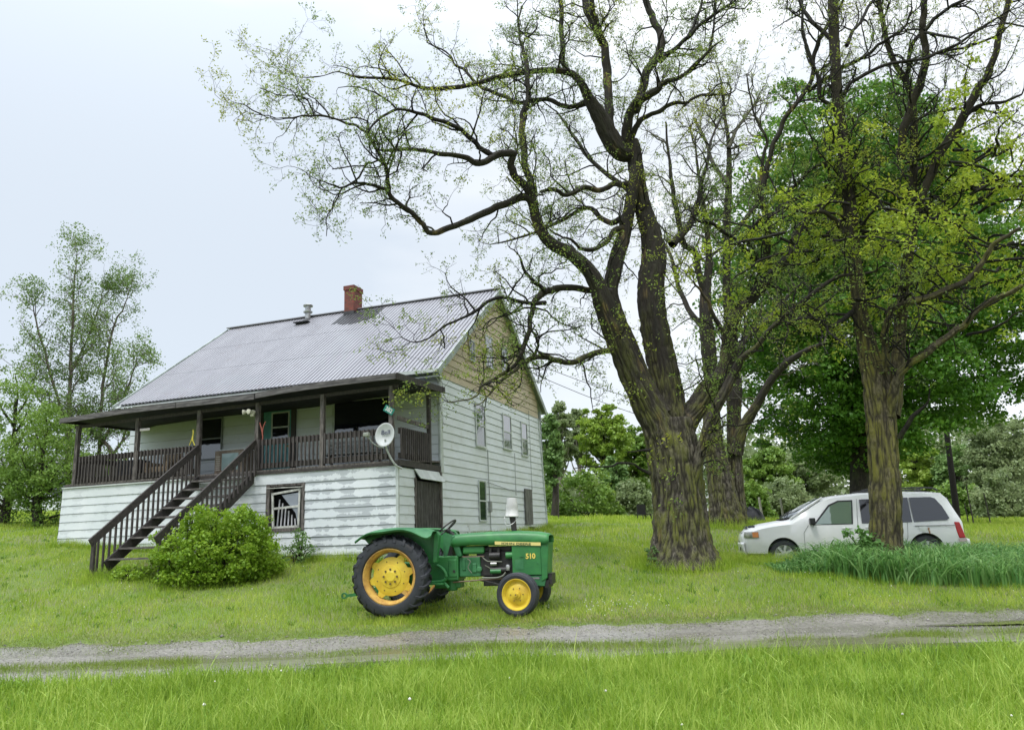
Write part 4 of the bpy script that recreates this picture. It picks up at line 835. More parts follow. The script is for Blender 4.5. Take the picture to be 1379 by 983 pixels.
def rear_wheel(y0, sgn):
    """y0 the middle of the tyre, sgn the side the hub faces (-1 near)"""
    R_, w_ = .675, .19; c = (0.04, y0, .665)
    mb = MB(); ax_ = (0, sgn, 0)
    prof = [(-.13, .435), (-.175, .47), (-.185, .54), (-.165, .60), (-.10, .628), (0, .635), (.10, .628), (.165, .60), (.185, .54), (.175, .47), (.13, .435)]
    mb.lathe(c, ax_, prof, 64)
    # chevron lugs
    nl = 22
    for side in (-1, 1):
        for k in range(nl):
            a0 = 2 * math.pi * (k + (.5 if side > 0 else 0)) / nl; pts = []
            for t, (h, rr, tw) in enumerate([(-.01, .632, .0), (.08, .628, .075), (.155, .600, .14), (.186, .55, .175)]):
                h_ = h * side; aa = a0 + tw * 1.15 * -1; dth = .030 + .008 * t
                for da, dr in ((-dth, 0), (-dth * .75, .045 - .006 * t), (dth * .75, .045 - .006 * t), (dth, 0)):
                    an = aa + da; r_ = rr + dr if t < 3 else rr + dr * .25
                    pts.append((c[0] + math.cos(an) * r_, c[1] + sgn * h_ * (1 if t < 3 else 1.04), c[2] + math.sin(an) * r_))
            fs = []
            for t in range(3): fs += [(4 * t + i, 4 * t + i + 1, 4 * t + 5 + i, 4 * t + 4 + i) for i in range(3)]
            fs += [(0, 3, 2, 1), (12, 13, 14, 15)]; mb.add(pts, fs)
    wh = mb.build('rear_wheel', rub, tr, smooth=True, angle=30)
    mb = MB(); mb.lathe(c, ax_, [(.135, .455), (.15, .455), (.155, .435), (.13, .42), (.10, .395), (.04, .385), (-.06, .385), (-.10, .41), (-.14, .455)], 56); rm_ = mb.build('rim', tor, wh, smooth=True)
    mb = MB(); mb.lathe(c, ax_, [(.085, .001), (.085, .075), (.078, .085), (.07, .12), (.062, .175), (.052, .18), (.045, .215), (.035, .30), (.03, .31), (.015, .31)], 48)
    for k in range(8):
        an = 2 * math.pi * (k + .3) / 8
        ca, sa = math.cos(an), math.sin(an); tt = Vector((-sa, 0, ca)); rr = Vector((ca, 0, sa)); cc = Vector(c)
        if k % 1 == 0:
            p = [cc + rr * .29 + tt * .075 + Vector((0, sgn * .03, 0)), cc + rr * .29 - tt * .075 + Vector((0, sgn * .03, 0)), cc + rr * .375 - tt * .04 + Vector((0, sgn * .03, 0)), cc + rr * .375 + tt * .04 + Vector((0, sgn * .03, 0))]
            q = [v - Vector((0, sgn * .02, 0)) for v in p]
            if k % 4 != 2: mb.add(p + q, [(0, 1, 2, 3), (7, 6, 5, 4), (0, 4, 5, 1), (1, 5, 6, 2), (2, 6, 7, 3), (3, 7, 4, 0)])
    mb.build('wheel_disc', ty, wh, smooth=True)
    mb = MB()
    for k in range(8):
        an = 2 * math.pi * k / 8; p = Vector((c[0] + .115 * math.cos(an), c[1] + sgn * .068, c[2] + .115 * math.sin(an))); mb.cyl(p, p + Vector((0, sgn * .022, 0)), .017, n=6)
        p = Vector((c[0] + .245 * math.cos(an + .3), c[1] + sgn * .04, c[2] + .245 * math.sin(an + .3))); mb.cyl(p, p + Vector((0, sgn * .008, 0)), .010, n=6)
    mb.build('wheel_nuts', pmat('nut_dark' + str(sgn), (.12, .08, .03), .5), wh)
rear_wheel(-.70, -1); rear_wheel(.66, 1)
def front_wheel(y0, sgn, steer):
    c = Vector((2.13, y0, .335)); ax_ = Vector((math.sin(steer) * -sgn * -1, sgn * math.cos(steer), 0)); ax_ = Vector((-math.sin(steer) if sgn < 0 else math.sin(steer), sgn * math.cos(steer), 0))
    mb = MB(); mb.lathe(c, ax_, [(-.07, .235), (-.085, .25), (-.095, .29), (-.085, .325), (-.072, .336), (-.05, .335), (-.045, .325), (-.025, .325), (-.02, .338), (.02, .338), (.025, .325), (.045, .325), (.05, .335), (.072, .336), (.085, .325), (.095, .29), (.085, .25), (.07, .235)], 48)
    wh = mb.build('front_wheel', rub, tr, smooth=True, angle=30)
    mb = MB(); mb.lathe(c, ax_, [(.072, .245), (.08, .245), (.082, .235), (.06, .222), (.035, .20), (-.05, .20), (-.07, .245)], 40); mb.build('rim', ty, wh, smooth=True)
    mb = MB(); mb.lathe(c, ax_, [(.11, .001), (.11, .03), (.085, .035), (.08, .06), (.055, .065), (.045, .14), (.02, .175), (.02, .20)], 32); mb.build('wheel_disc', ty, wh, smooth=True)
    a_ = ax_.orthogonal().normalized(); b_ = ax_.cross(a_); mb = MB()
    for k in range(6):
        an = 2 * math.pi * k / 6 + .3; p = c + ax_ * .05 + (a_ * math.cos(an) + b_ * math.sin(an)) * .105; mb.cyl(p, p + ax_ * .012, .009, n=6)
    mb.cyl(c + ax_ * .11, c + ax_ * .118, .012, n=8); mb.build('wheel_nuts', pmat('nut_rust' + str(sgn), (.18, .10, .04), .6), wh)
front_wheel(-.66, -1, R(9)); front_wheel(.62, 1, R(9))

# bonnet: rounded upper shell from nose to dash
xs_ = [.93, 1.0, 1.25, 1.7, 2.1, 2.42, 2.56, 2.61]; zt_ = [1.285, 1.30, 1.315, 1.325, 1.32, 1.295, 1.265, 1.235]; zs_ = [1.10, 1.10, 1.115, 1.10, 1.095, 1.085, 1.09, 1.12]; hw_ = [.25, .26, .265, .27, .27, .275, .285, .29]
mb = MB(); rows = []
for x_, a_, b_, h_ in zip(xs_, zt_, zs_, hw_):
    rows.append([(x_, y_ * h_, b_ + (a_ - b_) * t_) for y_, t_ in ((-1, 0), (-1, .4), (-.97, .72), (-.85, .92), (-.5, .99), (0, 1), (.5, .99), (.85, .92), (.97, .72), (1, .4), (1, 0))])
mb.grid(rows); hood = mb.build('bonnet', tg, tr, smooth=True, solid=.012, angle=50)
# dash cowl
mb = MB(); mb.prism([(.90, 1.27), (1.0, 1.29), (1.08, 1.10), (1.12, .93), (1.03, .93), (.95, 1.12)], lambda a, b: (a, -.255, b), lambda a, b: (a, .255, b)); mb.build('dash_cowl', tg2, tr, bevel=.02)
# fuel tank / lower side skirt between cowl and engine
mb = MB(); mb.box((1.12, -.235, .97), (1.50, .235, 1.10)); mb.build('fuel_tank', tg, tr, bevel=.035)
# side panels and radiator shroud
for s_ in (-1, 1):
    mb = MB(); mb.prism([(1.98, 1.09), (2.46, 1.085), (2.46, .61), (1.98, .61)], lambda a, b: (a, s_ * .262, b), lambda a, b: (a, s_ * .272, b)); sp_ = mb.build('side_panel', tg, tr, bevel=.004)
    mb = MB(); mb.box((2.03, s_ * .273, .70), (2.17, s_ * .277, .86)); mb.box((2.11, s_ * .273, .90), (2.17, s_ * .285, .905)); mb.cyl((2.40, s_ * .272, .80), (2.40, s_ * .285, .80), .012, n=8); mb.build('latch_plate', tg2, sp_)
    mb = MB(); mb.box((1.70, s_ * .287, 1.105), (2.47, s_ * .294, 1.158), Matrix(((1, 0, 0, 0), (0, 1, 0, 0), (-.055, 0, 1, .10), (0, 0, 0, 1)))); mb.build('badge_strip', pmat('strip_yellow' + str(s_), (.74, .62, .22), .45), hood)
text('JOHN DEERE', .050, pmat('letter_dark', (.10, .13, .05), .5), hood, (2.06, -.2965, 1.112), (R(90), R(3.2), 0), sx=1.75, bold=.0012, ext=.001)
text('510', .115, pmat('letter_yellow', (.80, .62, .12), .4), tr, (2.29, -.279, .905), (R(90), 0, 0), bold=.004, ext=.001, sx=.95)
mb = MB(); mb.prism([(2.46, 1.09), (2.60, 1.12), (2.55, .55), (2.46, .50)], lambda a, b: (a, -.27, b), lambda a, b: (a, .27, b)); nose = mb.build('grille_shell', tg, tr, bevel=.012)
mb = MB()
for k in range(12): mb.box((2.575 - k * .004, -.22, 1.06 - k * .04), (2.595 - k * .004, .22, 1.075 - k * .04))
mb.build('grille', blk, nose)
mb = MB(); mb.prism([(1.98, .60), (2.46, .60), (2.53, .55), (2.50, .42), (1.98, .46)], lambda a, b: (a, -.255, b), lambda a, b: (a, .255, b)); mb.build('front_weight_frame', tg2, tr, bevel=.012)
mb = MB(); mb.box((2.28, -.262, .54), (2.42, -.256, .57)); mb.build('maker_plate', stl, tr)
# engine block and what hangs on it
mb = MB(); mb.box((1.35, -.17, .60), (1.98, .17, 1.0)); mb.box((1.40, -.15, 1.0), (1.95, .15, 1.08)); mb.box((1.45, -.14, .44), (1.92, .14, .60)); eng = mb.build('engine', blk, tr, bevel=.015)
mb = MB(); mb.lathe((1.68, -.22, .93), (1, 0, 0), [(-.09, .001), (-.09, .06), (.09, .06), (.09, .001)], 18); mb.lathe((1.60, -.21, .98), (0, 0, 1), [(-.06, .03), (.08, .03), (.08, .001)], 12)
mb.lathe((1.74, -.21, 1.0), (0, 0, 1), [(-.09, .03), (.05, .03), (.05, .001)], 12); mb.lathe((1.77, -.21, .70), (1, 0, 0), [(-.16, .001), (-.16, .05), (.1, .05), (.1, .001)], 16); mb.build('starter', blk, eng, smooth=True)
mb = MB(); mb.lathe((1.95, -.22, .93), (1, 0, 0), [(-.08, .001), (-.08, .055), (.05, .055), (.05, .001)], 16); mb.lathe((1.70, -.235, .68), (1, 0, 0), [(-.10, .001), (-.10, .04), (.08, .04), (.08, .001)], 14); mb.build('alternator', tg, eng, smooth=True)
mb = MB(); mb.lathe((1.90, -.25, .74), (0, 0, 1), [(-.045, .001), (-.05, .03), (.01, .042), (.04, .03), (.045, .001)], 14); mb.lathe((1.66, -.24, .80), (1, 0, 0), [(-.05, .001), (-.05, .03), (.05, .03), (.05, .001)], 12); mb.build('oil_filter', stl, eng, smooth=True)
mb = MB(); mb.pipe([(1.45, -.23, .93), (1.55, -.25, .85), (1.66, -.25, .84), (1.8, -.24, .83)], .010, 6); mb.pipe([(1.86, -.25, .66), (1.80, -.26, .60), (1.68, -.25, .575), (1.45, -.24, .58)], .016, 6)
mb.pipe([(1.2, -.23, .9), (1.26, -.25, .85), (1.22, -.25, .75), (1.28, -.24, .66)], .009, 6); mb.pipe([(1.5, -.2, .78), (1.6, -.23, .72), (1.62, -.22, .62)], .008, 6); mb.build('hoses', pmat('hose_grey', (.16, .17, .13), .5), eng, smooth=True)
mb = MB(); mb.pipe([(1.12, -.24, .93), (1.3, -.25, .925), (1.5, -.24, .93)], .008, 6); mb.pipe([(.95, -.22, .52), (1.5, -.24, .55), (1.9, -.24, .56)], .012, 6); mb.build('side_rods', pmat('rod_brown', (.16, .10, .06), .5), tr, smooth=True)
# clutch housing and transmission
mb = MB(); mb.box((1.05, -.20, .60), (1.42, .20, .93)); mb.box((1.10, -.215, .70), (1.17, .215, .90)); mb.box((1.28, -.225, .66), (1.36, .2, .82)); mb.cyl((1.40, -.225, .72), (1.40, -.17, .72), .05, n=14); mb.build('clutch_housing', tg2, tr, bevel=.02)
mb = MB(); mb.box((.45, -.26, .55), (1.05, .26, .95)); mb.box((.88, -.275, .60), (1.03, .275, .90)); mb.lathe((.90, -.10, .48), (0, 0, 1), [(-.10, .001), (-.10, .09), (.1, .1), (.1, .001)], 16); mb.box((.6, -.15, .42), (1.05, .15, .58)); mb.box((-.2, -.28, .50), (.46, .28, .86)); trn = mb.build('transmission', tg, tr, bevel=.02)
mb = MB(); mb.lathe((.04, -.25, .665), (0, -1, 0), [(0, .16), (.08, .13), (.30, .09), (.40, .09)], 20); mb.lathe((.04, .25, .665), (0, 1, 0), [(0, .16), (.08, .13), (.30, .09), (.40, .09)], 20); mb.build('rear_axle', tg2, tr, smooth=True)
mb = MB(); mb.pipe([(.70, -.30, .80), (.80, -.34, .75), (.86, -.34, .64), (.80, -.34, .55), (.45, -.33, .53)], .028, 8); mb.box((.3, -.50, .50), (.85, -.30, .525)); mb.cyl((.82, -.34, .52), (.9, -.34, .44), .03, n=8); mb.build('foot_rest', tg, tr, smooth=True)
mb = MB(); mb.cyl((.985, -.285, .70), (.985, -.27, .70), .022, n=12); mb.build('bolt_hole', blk, tr)
mb = MB()
for x_, z_, h_ in ((.66, .95, .2), (.72, .95, .14), (.60, .95, .25)): mb.pipe([(x_, -.1, z_), (x_ + .02, -.12, z_ + h_ * .6), (x_ - .01, -.15, z_ + h_)], .009, 6)
mb.box((.78, -.12, .94), (.92, .12, 1.12)); mb.build('levers', blk, tr, smooth=True)
# steering wheel and column
mb = MB(); mb.cyl((.97, 0, 1.24), (.82, 0, 1.37), .03, n=10); mb.cyl((.835, 0, 1.355), (.80, 0, 1.39), .045, n=12); mb.build('steering_column', blk, tr, smooth=True)
ctr = Vector((.805, 0, 1.395)); nrm = Vector((-.62, 0, .78)).normalized(); a_ = Vector((0, 1, 0)); b_ = nrm.cross(a_)
mb = MB(); ring_ = np.array([tuple(ctr + (a_ * math.cos(t) + b_ * math.sin(t)) * .205 + nrm * .03) for t in np.linspace(0, 2 * math.pi, 41)]); V_, F_ = tube(ring_, np.full(41, .014), 8)
# own frames keep the ring round
V_ = []
for t in np.linspace(0, 2 * math.pi, 40, endpoint=False):
    rad_ = a_ * math.cos(t) + b_ * math.sin(t); cc = ctr + rad_ * .205 + nrm * .03
    V_.append([tuple(cc + (rad_ * math.cos(q) + nrm * math.sin(q)) * .014) for q in np.linspace(0, 2 * math.pi, 8, endpoint=False)])
V_.append(V_[0]); mb.grid(V_, closed=True)
for t in (0.5, 2.6, 4.7): mb.cyl(ctr, ctr + (a_ * math.cos(t) + b_ * math.sin(t)) * .2 + nrm * .03, .009, n=6)
mb.build('steering_wheel', blk, tr, smooth=True)
mb = MB(); mb.cyl((1.21, -.05, 1.31), (1.21, -.05, 1.33), .045, n=14); mb.cyl((1.22, -.05, 1.33), (1.20, -.05, 1.44), .010, n=8); mb.cyl((1.195, -.05, 1.42), (1.195, -.05, 1.45), .016, n=8); mb.build('filler_cap', stl, tr, smooth=True)
# seat
mb = MB(); mb.box((.22, -.20, 1.02), (.55, .20, 1.08)); seat = mb.build('seat', blk, tr, bevel=.03)
mb = MB(); mb.box((.30, -.06, .86), (.42, .06, 1.02)); mb.build('seat_post', blk, seat)
# fenders
for s_ in (-1, 1):
    path = [(-.50, 1.275), (-.40, 1.345), (-.20, 1.405), (.05, 1.435), (.32, 1.43), (.55, 1.41), (.72, 1.385), (.79, 1.36)]
    path = smooth_path(np.array(path), 4); rows = []
    for i, (x_, z_) in enumerate(path):
        f_ = i / (len(path) - 1); drop = .035 + .10 * math.exp(-((f_ - .84) / .13) ** 2) + .01 * math.sin(f_ * 20); yo = .98 - .05 * f_
        rows.append([(x_, s_ * .50, z_ - .01), (x_, s_ * .66, z_ + .005), (x_, s_ * .82, z_), (x_, s_ * (yo - .06), z_ - drop * .45), (x_, s_ * yo, z_ - drop), (x_, s_ * (yo - .015), z_ - drop - .03)])
    mb = MB(); mb.grid(rows); fd = mb.build('fender', tg2 if s_ < 0 else tg, tr, smooth=True, solid=.010, angle=60)
    out_ = [(x_, z_ - .01) for x_, z_ in path[::2]]; arc = [(.04 + .72 * math.cos(t), .665 + .72 * math.sin(t)) for t in np.linspace(R(13), R(128), 14)]
    poly = out_ + [(.80, 1.10), (.76, .84)] + arc
    # inner wall between the top plate and the wheel opening
    mb = MB(); n_ = 18; top_ = resample(np.array(out_ + [(.83, 1.15), (.765, .86)]), .05); k_ = np.linspace(0, 1, n_); d_ = np.r_[0, np.cumsum(np.linalg.norm(np.diff(top_, axis=0), axis=1))]; d_ /= d_[-1]
    ra = [(np.interp(k, d_, top_[:, 0]), s_ * .52, np.interp(k, d_, top_[:, 1])) for k in k_]; rb = [(.04 + .64 * math.cos(t), s_ * .52, .665 + .64 * math.sin(t)) for t in np.linspace(R(132), R(14), n_)]
    mb.grid([ra, rb]); mb.build('inner_panel', tg, fd, solid=.008)
    mb = MB(); mb.prism([(.80, 1.36), (.84, 1.30), (.78, .86), (.72, .86), (.74, 1.30)], lambda a, b: (a, s_ * .50, b), lambda a, b: (a, s_ * .62, b)); mb.build('front_lip', tg, fd, bevel=.01)
mb = MB(); mb.prism([(.84, 1.33), (1.0, 1.30), (.94, 1.08), (.90, .95), (.84, .95)], lambda a, b: (a, -.40, b), lambda a, b: (a, -.385, b)); mb.build('guard_plate', tg2, tr)
# drawbar
mb = MB(); mb.beam((-.15, 0, .42), (-1.02, -.04, .33), .09, .05); mb.beam((-.2, -.2, .5), (-.85, -.12, .36), .04, .04); mb.beam((-.2, .2, .5), (-.85, .08, .36), .04, .04); mb.lathe((-1.07, -.04, .33), (0, 1, 0), [(-.02, .03), (-.02, .055), (.02, .055), (.02, .03), (-.02, .03)], 14); mb.build('drawbar', tg, tr)
# front axle
mb = MB(); mb.box((2.02, -.56, .36), (2.16, .56, .45)); mb.cyl((2.13, -.55, .28), (2.13, -.55, .52), .035, n=10); mb.cyl((2.13, .52, .28), (2.13, .52, .52), .035, n=10); mb.prism([(1.75, .50), (2.45, .45), (2.35, .36), (1.9, .36)], lambda a, b: (a, -.12, b), lambda a, b: (a, .12, b)); mb.cyl((2.13, -.66, .335), (2.13, -.5, .335), .03, n=10); mb.cyl((2.13, .62, .335), (2.13, .5, .335), .03, n=10)
mb.beam((1.4, -.18, .55), (2.0, -.48, .42), .05, .03); mb.build('front_axle', blk, tr, bevel=.008)
mb = MB(); mb.box((2.56, -.2, .45), (2.62, .2, .62)); mb.box((2.50, -.24, .40), (2.57, .24, .52)); mb.build('front_bracket', blk, tr)
# exhaust stack
mb = MB(); mb.cyl((1.985, 0, 1.30), (1.955, 0, 1.60), .045, .055, n=18); mb.build('exhaust_stack', pmat('stack_brown', (.055, .035, .032), .6, vscale=8, vcol=(.03, .025, .025)), tr, smooth=True)
# upturned pail over the exhaust
bp_ = Matrix.Translation((-1.81, 13.96, -1.22)) @ Matrix.Rotation(TH, 4, 'Z') @ Vector((1.95, 0, 1.56))
pail = thing('pail', 'dented white pail upturned over the tractor exhaust', 'pail', bp_, TH)
mb = MB(); mb.lathe((0, 0, 0), (.04, 0, 1), [(0, .118), (.012, .124), (.02, .117), (.15, .100), (.17, .103), (.30, .082), (.318, .076), (.322, .001)], 28); mb.build('body', pmat('pail_white', (.66, .66, .64), .4, vscale=5, vcol=(.48, .48, .47)), pail, smooth=True)
mb = MB(); mb.pipe([(-.118, 0, .02), (-.13, -.04, -.06), (-.06, -.12, -.14), (.05, -.1, -.10), (.118, 0, .02)], .004, 5); mb.build('handle', stl, pail, smooth=True)

# ------------------------------------------------------------------ white minivan (x forward, near side at positive y)
VH = math.pi - R(14)
van = thing('minivan', 'white minivan with dark tinted rear windows parked behind the lone right trunk', 'van', (8.1756, 19.3548, -.94), VH)
vw = pmat('van_white', (.86, .865, .87), .28, vscale=.8, vcol=(.76, .77, .78), coat=.4, dirt=((.50, .48, .42), .08, 2.5))
vblk = pmat('van_black', (.015, .015, .017), .45)
#  x, z bottom, z belt(shoulder), z top, half width low, half width shoulder, half width top
ST = [(2.47, .42, .66, .72, .40, .42, .40), (2.44, .36, .72, .82, .66, .68, .58), (2.34, .32, .80, .92, .84, .82, .66), (2.20, .31, .86, .985, .90, .87, .70), (1.95, .30, .93, 1.04, .93, .90, .74), (1.60, .30, .98, 1.09, .94, .91, .77), (1.36, .30, 1.0, 1.12, .94, .92, .78), (1.25, .30, 1.0, 1.17, .94, .92, .77),
      (.95, .30, .99, 1.34, .94, .925, .76), (.70, .30, .98, 1.49, .94, .925, .73), (.50, .30, .97, 1.585, .94, .925, .70), (.30, .30, .97, 1.63, .94, .925, .70), (-.4, .30, .96, 1.68, .94, .925, .71), (-1.2, .30, .96, 1.675, .94, .925, .71), (-1.8, .31, .96, 1.64, .93, .92, .70), (-2.05, .34, .96, 1.60, .92, .91, .69), (-2.14, .36, .96, 1.50, .91, .90, .68), (-2.28, .40, .95, 1.16, .89, .88, .72), (-2.34, .45, .90, 1.0, .86, .85, .74)]
def sect(s):
    x, zb, zs, zt, wl, wsd, wt = s; P = [(0, zb), (wl * .8, zb), (wl * .97, zb + .05), (wl, zb + .22), (wl + .005, zb + (zs - zb) * .6), (wsd, zs), (wt + (wsd - wt) * .42, zs + (zt - zs) * .55), (wt + .02, zt - .055 * min(1, (zt - zs) * 4)), (wt - .10, zt - .012), (0, zt + .012)]
    return [(x, y, z) for y, z in P] + [(x, -y, z) for y, z in P[::-1][1:-1]]
mb = MB(); rows = [sect(s) for s in ST]; mb.grid(rows, closed=True); n_ = len(rows[0]); mb.add(rows[0], [tuple(range(n_))]); mb.add(rows[-1], [tuple(range(n_ - 1, -1, -1))])
import bmesh
body = mb.build('van_body', vw, van, smooth=True, angle=38)
bm = bmesh.new(); bm.from_mesh(body.data); bmesh.ops.remove_doubles(bm, verts=bm.verts, dist=1e-4); bmesh.ops.recalc_face_normals(bm, faces=bm.faces); bm.to_mesh(body.data); bm.free()
# cut the wheel arches and keep only the result
cut = MB()
for x_ in (1.52, -1.53): cut.cyl((x_, -1.2, .345), (x_, 1.2, .345), .365, n=40)
co_ = cut.build('cutter', vblk); co_.parent = van
md = body.modifiers.new('cut', 'BOOLEAN'); md.operation = 'DIFFERENCE'; md.object = co_; md.solver = 'EXACT'
bpy.context.view_layer.update(); dg = bpy.context.evaluated_depsgraph_get(); nm = bpy.data.meshes.new_from_object(body.evaluated_get(dg)); body.modifiers.clear(); body.data = nm; bpy.data.objects.remove(co_)
body.name = 'body'
try: nm.set_sharp_from_angle(angle=R(38))
except Exception: pass
mb = MB(); mb.box((2.0, -.7, .34), (-2.1, .7, .9)); mb.build('underbody', vblk, van)
for x_ in (1.52, -1.53):
    for s_ in (-1, 1):
        c = (x_, s_ * .80, .335); mb = MB(); mb.lathe(c, (0, s_, 0), [(-.10, .20), (-.11, .30), (-.09, .325), (.07, .325), (.10, .30), (.105, .22), (.09, .205)], 36); wh = mb.build('wheel', rub, van, smooth=True)
        mb = MB(); mb.lathe(c, (0, s_, 0), [(.085, .21), (.095, .205), (.08, .185), (.03, .18), (.0, .10)], 32); mb.lathe(c, (0, s_, 0), [(.10, .001), (.10, .035), (.085, .05), (.06, .055)], 20)
        for k in range(7):
            an = 2 * math.pi * k / 7; p = Vector((c[0] + .04 * math.cos(an), c[1] + s_ * .08, c[2] + .04 * math.sin(an))); q = Vector((c[0] + .19 * math.cos(an), c[1] + s_ * .085, c[2] + .19 * math.sin(an))); mb.beam(p, q, .055, .02, (0, 1, 0))
        mb.build('wheel_cover', pmat('hubcap_silver%d%d' % (x_ > 0, s_), (.62, .63, .64), .3, metal=.3), wh, smooth=True, angle=30)
def side_y(z, x=0):   # the body side between shoulder and roof
    t = (z - .97) / (1.62 - .97); w0, w1 = .925, .715; return w0 + (w1 + .01 - w0) * min(1, max(0, t * .78))
def sidepane(poly, name, mat, parent=van, off=.006, th=.004, s_=1):
    mb = MB(); mb.prism([p for p in poly], lambda a, b: (a, s_ * (side_y(b) + off), b), lambda a, b: (a, s_ * (side_y(b) + off - th - .03), b)); return mb.build(name, mat, parent)
gl_f = glassmat('van_clear_glass', (.16, .23, .17), .16, .02); gl_t = glassmat('van_tinted_glass', (.010, .013, .02), .05, .03); gl_b = glassmat('van_black_glass', (.004, .004, .005), .05)
for s_ in (1, -1):
    sidepane([(.82, .965), (-.05, .955), (-.12, 1.51), (.20, 1.51), (.42, 1.42)], 'window_seal', vblk, off=.003, s_=s_)
    sidepane([(.76, .985), (-.02, .975), (-.085, 1.47), (.19, 1.475), (.40, 1.385)], 'side_window', gl_f, off=.008, s_=s_)
    sidepane([(-.24, .965), (-1.02, .955), (-1.06, 1.51), (-.27, 1.515)], 'side_window', gl_b, off=.008, s_=s_)
    sidepane([(-1.10, .955), (-1.30, .955), (-1.30, 1.51), (-1.14, 1.515)], 'side_window', gl_t, off=.008, s_=s_)
    sidepane([(-1.335, .955), (-2.02, .975), (-2.075, 1.02), (-1.98, 1.28), (-1.86, 1.47), (-1.78, 1.50), (-1.335, 1.51)], 'side_window', gl_t, off=.008, s_=s_)
# windscreen
mb = MB(); mb.grid([[(x_ + .20 * (1 - (y_ / w_) ** 2) * f_, y_, z_ + .03) for y_ in np.linspace(-w_, w_, 13)] for x_, z_, w_, f_ in ((1.27, 1.135, .78, 1.), (1.05, 1.27, .745, .9), (.80, 1.42, .70, .75), (.56, 1.56, .655, .5))]); mb.build('windscreen', glassmat('screen_glass', (.03, .04, .04), .28, .02), van, smooth=True, solid=.012)
mb = MB(); mb.beam((1.30, .80, 1.13), (.52, .675, 1.60), .05, .04); mb.beam((1.30, -.80, 1.13), (.52, -.675, 1.60), .05, .04); mb.build('windscreen_pillar', vw, van, bevel=.01)
mb = MB(); mb.beam((1.42, -.6, 1.135), (1.42, .6, 1.135), .16, .03); mb.beam((1.40, .55, 1.19), (1.18, .05, 1.36), .018, .018); mb.beam((1.45, -.1, 1.19), (1.15, -.45, 1.34), .018, .018); mb.build('wiper', vblk, van)
# rear screen
mb = MB(); mb.add([(-2.165, -.62, 1.48), (-2.165, .62, 1.48), (-2.30, .68, 1.08), (-2.30, -.68, 1.08)], [(0, 1, 2, 3)]); mb.build('rear_window', gl_t, van, solid=.012)
# shut lines, mouldings, handles
mb = MB(); sy = lambda z: .945 if z < .9 else side_y(z) + .004
def seam(pts, w_=.008):
    for (a, b), (c, d) in zip(pts[:-1], pts[1:]): mb.beam((a, sy(b) , b), (c, sy(d), d), w_, w_, (0, 1, 0))
seam([(1.05, .40), (1.04, .80), (.92, .97)]); seam([(-.145, .36), (-.15, .95), (-.21, 1.53)]); seam([(-1.20, .95), (-1.16, .62), (-1.06, .42)]); seam([(-1.34, .868), (-2.17, .855)], .014); seam([(1.15, .40), (-1.05, .40)], .014)
mb.build('shut_lines', pmat('seam_grey', (.16, .16, .17), .6), van)
mb = MB(); mb.box((.10, .935, .855), (.02, .965, .89)); mb.box((.20, .93, .865), (-.02, .96, .882)); mb.box((-.30, .935, .865), (-.50, .96, .885)); mb.build('door_handle', vw, van, bevel=.006)
mb = MB(); mb.lathe((-1.50, .935, .815), (0, 1, 0), [(0, .085), (.012, .085), (.014, .075), (.012, .001)], 24); mb.build('fuel_flap', vw, van, smooth=True)
mb = MB(); mb.box((-1.60, .94, .74), (-1.63, .948, .82)); mb.box((-1.61, .94, .69), (-1.635, .948, .75)); mb.build('rust_scab', pmat('rust', (.28, .10, .03), .9, vscale=30, vcol=(.6, .45, .3)), van)
# mirrors
for s_ in (1, -1):
    mb = MB(); mb.box((.78, s_ * .93, .98), (.90, s_ * 1.15, 1.13)); mb.box((.78, s_ * .9, .96), (.84, s_ * .97, 1.0)); mb.build('wing_mirror', vblk, van, bevel=.03)
# lights
for s_ in (1, -1):
    mb = MB(); rows = [[(2.37, s_ * .79, z_), (2.30, s_ * .86, z_), (2.20, s_ * .905, z_), (2.05, s_ * .93, z_)] for z_ in (.725, .80, .865)]; mb.grid(rows)
    hl = mb.build('headlight', pmat('lens_clear%d' % s_, (.60, .60, .56), .12, vscale=14, vcol=(.35, .35, .33)), van, solid=.03, smooth=True)
    mb = MB(); rows = [[(2.19, s_ * .922, z_), (2.09, s_ * .94, z_), (2.055, s_ * .945, z_)] for z_ in (.735, .855)]; mb.grid(rows); mb.build('indicator', pmat('lens_amber%d' % s_, (.75, .28, .10), .2), hl, solid=.02)
    mb = MB(); mb.prism([(-2.16, .93), (-2.27, .92), (-2.35, .58), (-2.22, .57), (-2.18, .72)], lambda a, b: (a, s_ * .80, b), lambda a, b: (a, s_ * .915, b)); tl = mb.build('tail_light', pmat('lens_red%d' % s_, (.50, .008, .02), .18, coat=.5), van, bevel=.015)
    mb = MB(); mb.prism([(-2.20, .565), (-2.355, .575), (-2.37, .50), (-2.21, .49)], lambda a, b: (a, s_ * .80, b), lambda a, b: (a, s_ * .912, b)); mb.build('reverse_lens', pmat('lens_pale%d' % s_, (.55, .45, .45), .2), tl)
mb = MB(); mb.box((2.44, -.40, .58), (2.475, .40, .66)); mb.box((2.36, -.55, .76), (2.42, .55, .86)); mb.build('grille', pmat('grille_grey', (.10, .10, .11), .3), van, bevel=.01)
mb = MB(); mb.beam((2.30, -.62, .97), (2.30, .62, .97), .05, .06); mb.beam((2.25, .60, .985), (2.12, .74, .99), .05, .05); mb.build('bonnet_guard', pmat('guard_smoke', (.08, .09, .11), .15), van, bevel=.01)
mb = MB(); rows = [[(2.46 - .02 * abs(y_) - .25 * max(0, abs(y_) - .55) ** 1.5 * 1.5 + dx, y_, z_) for y_ in np.linspace(-.86, .86, 19)] for z_, dx in ((.34, -.02), (.40, .02), (.58, .03), (.62, .0))]; mb.grid(rows); mb.build('front_bumper', vw, van, smooth=True, solid=.03)
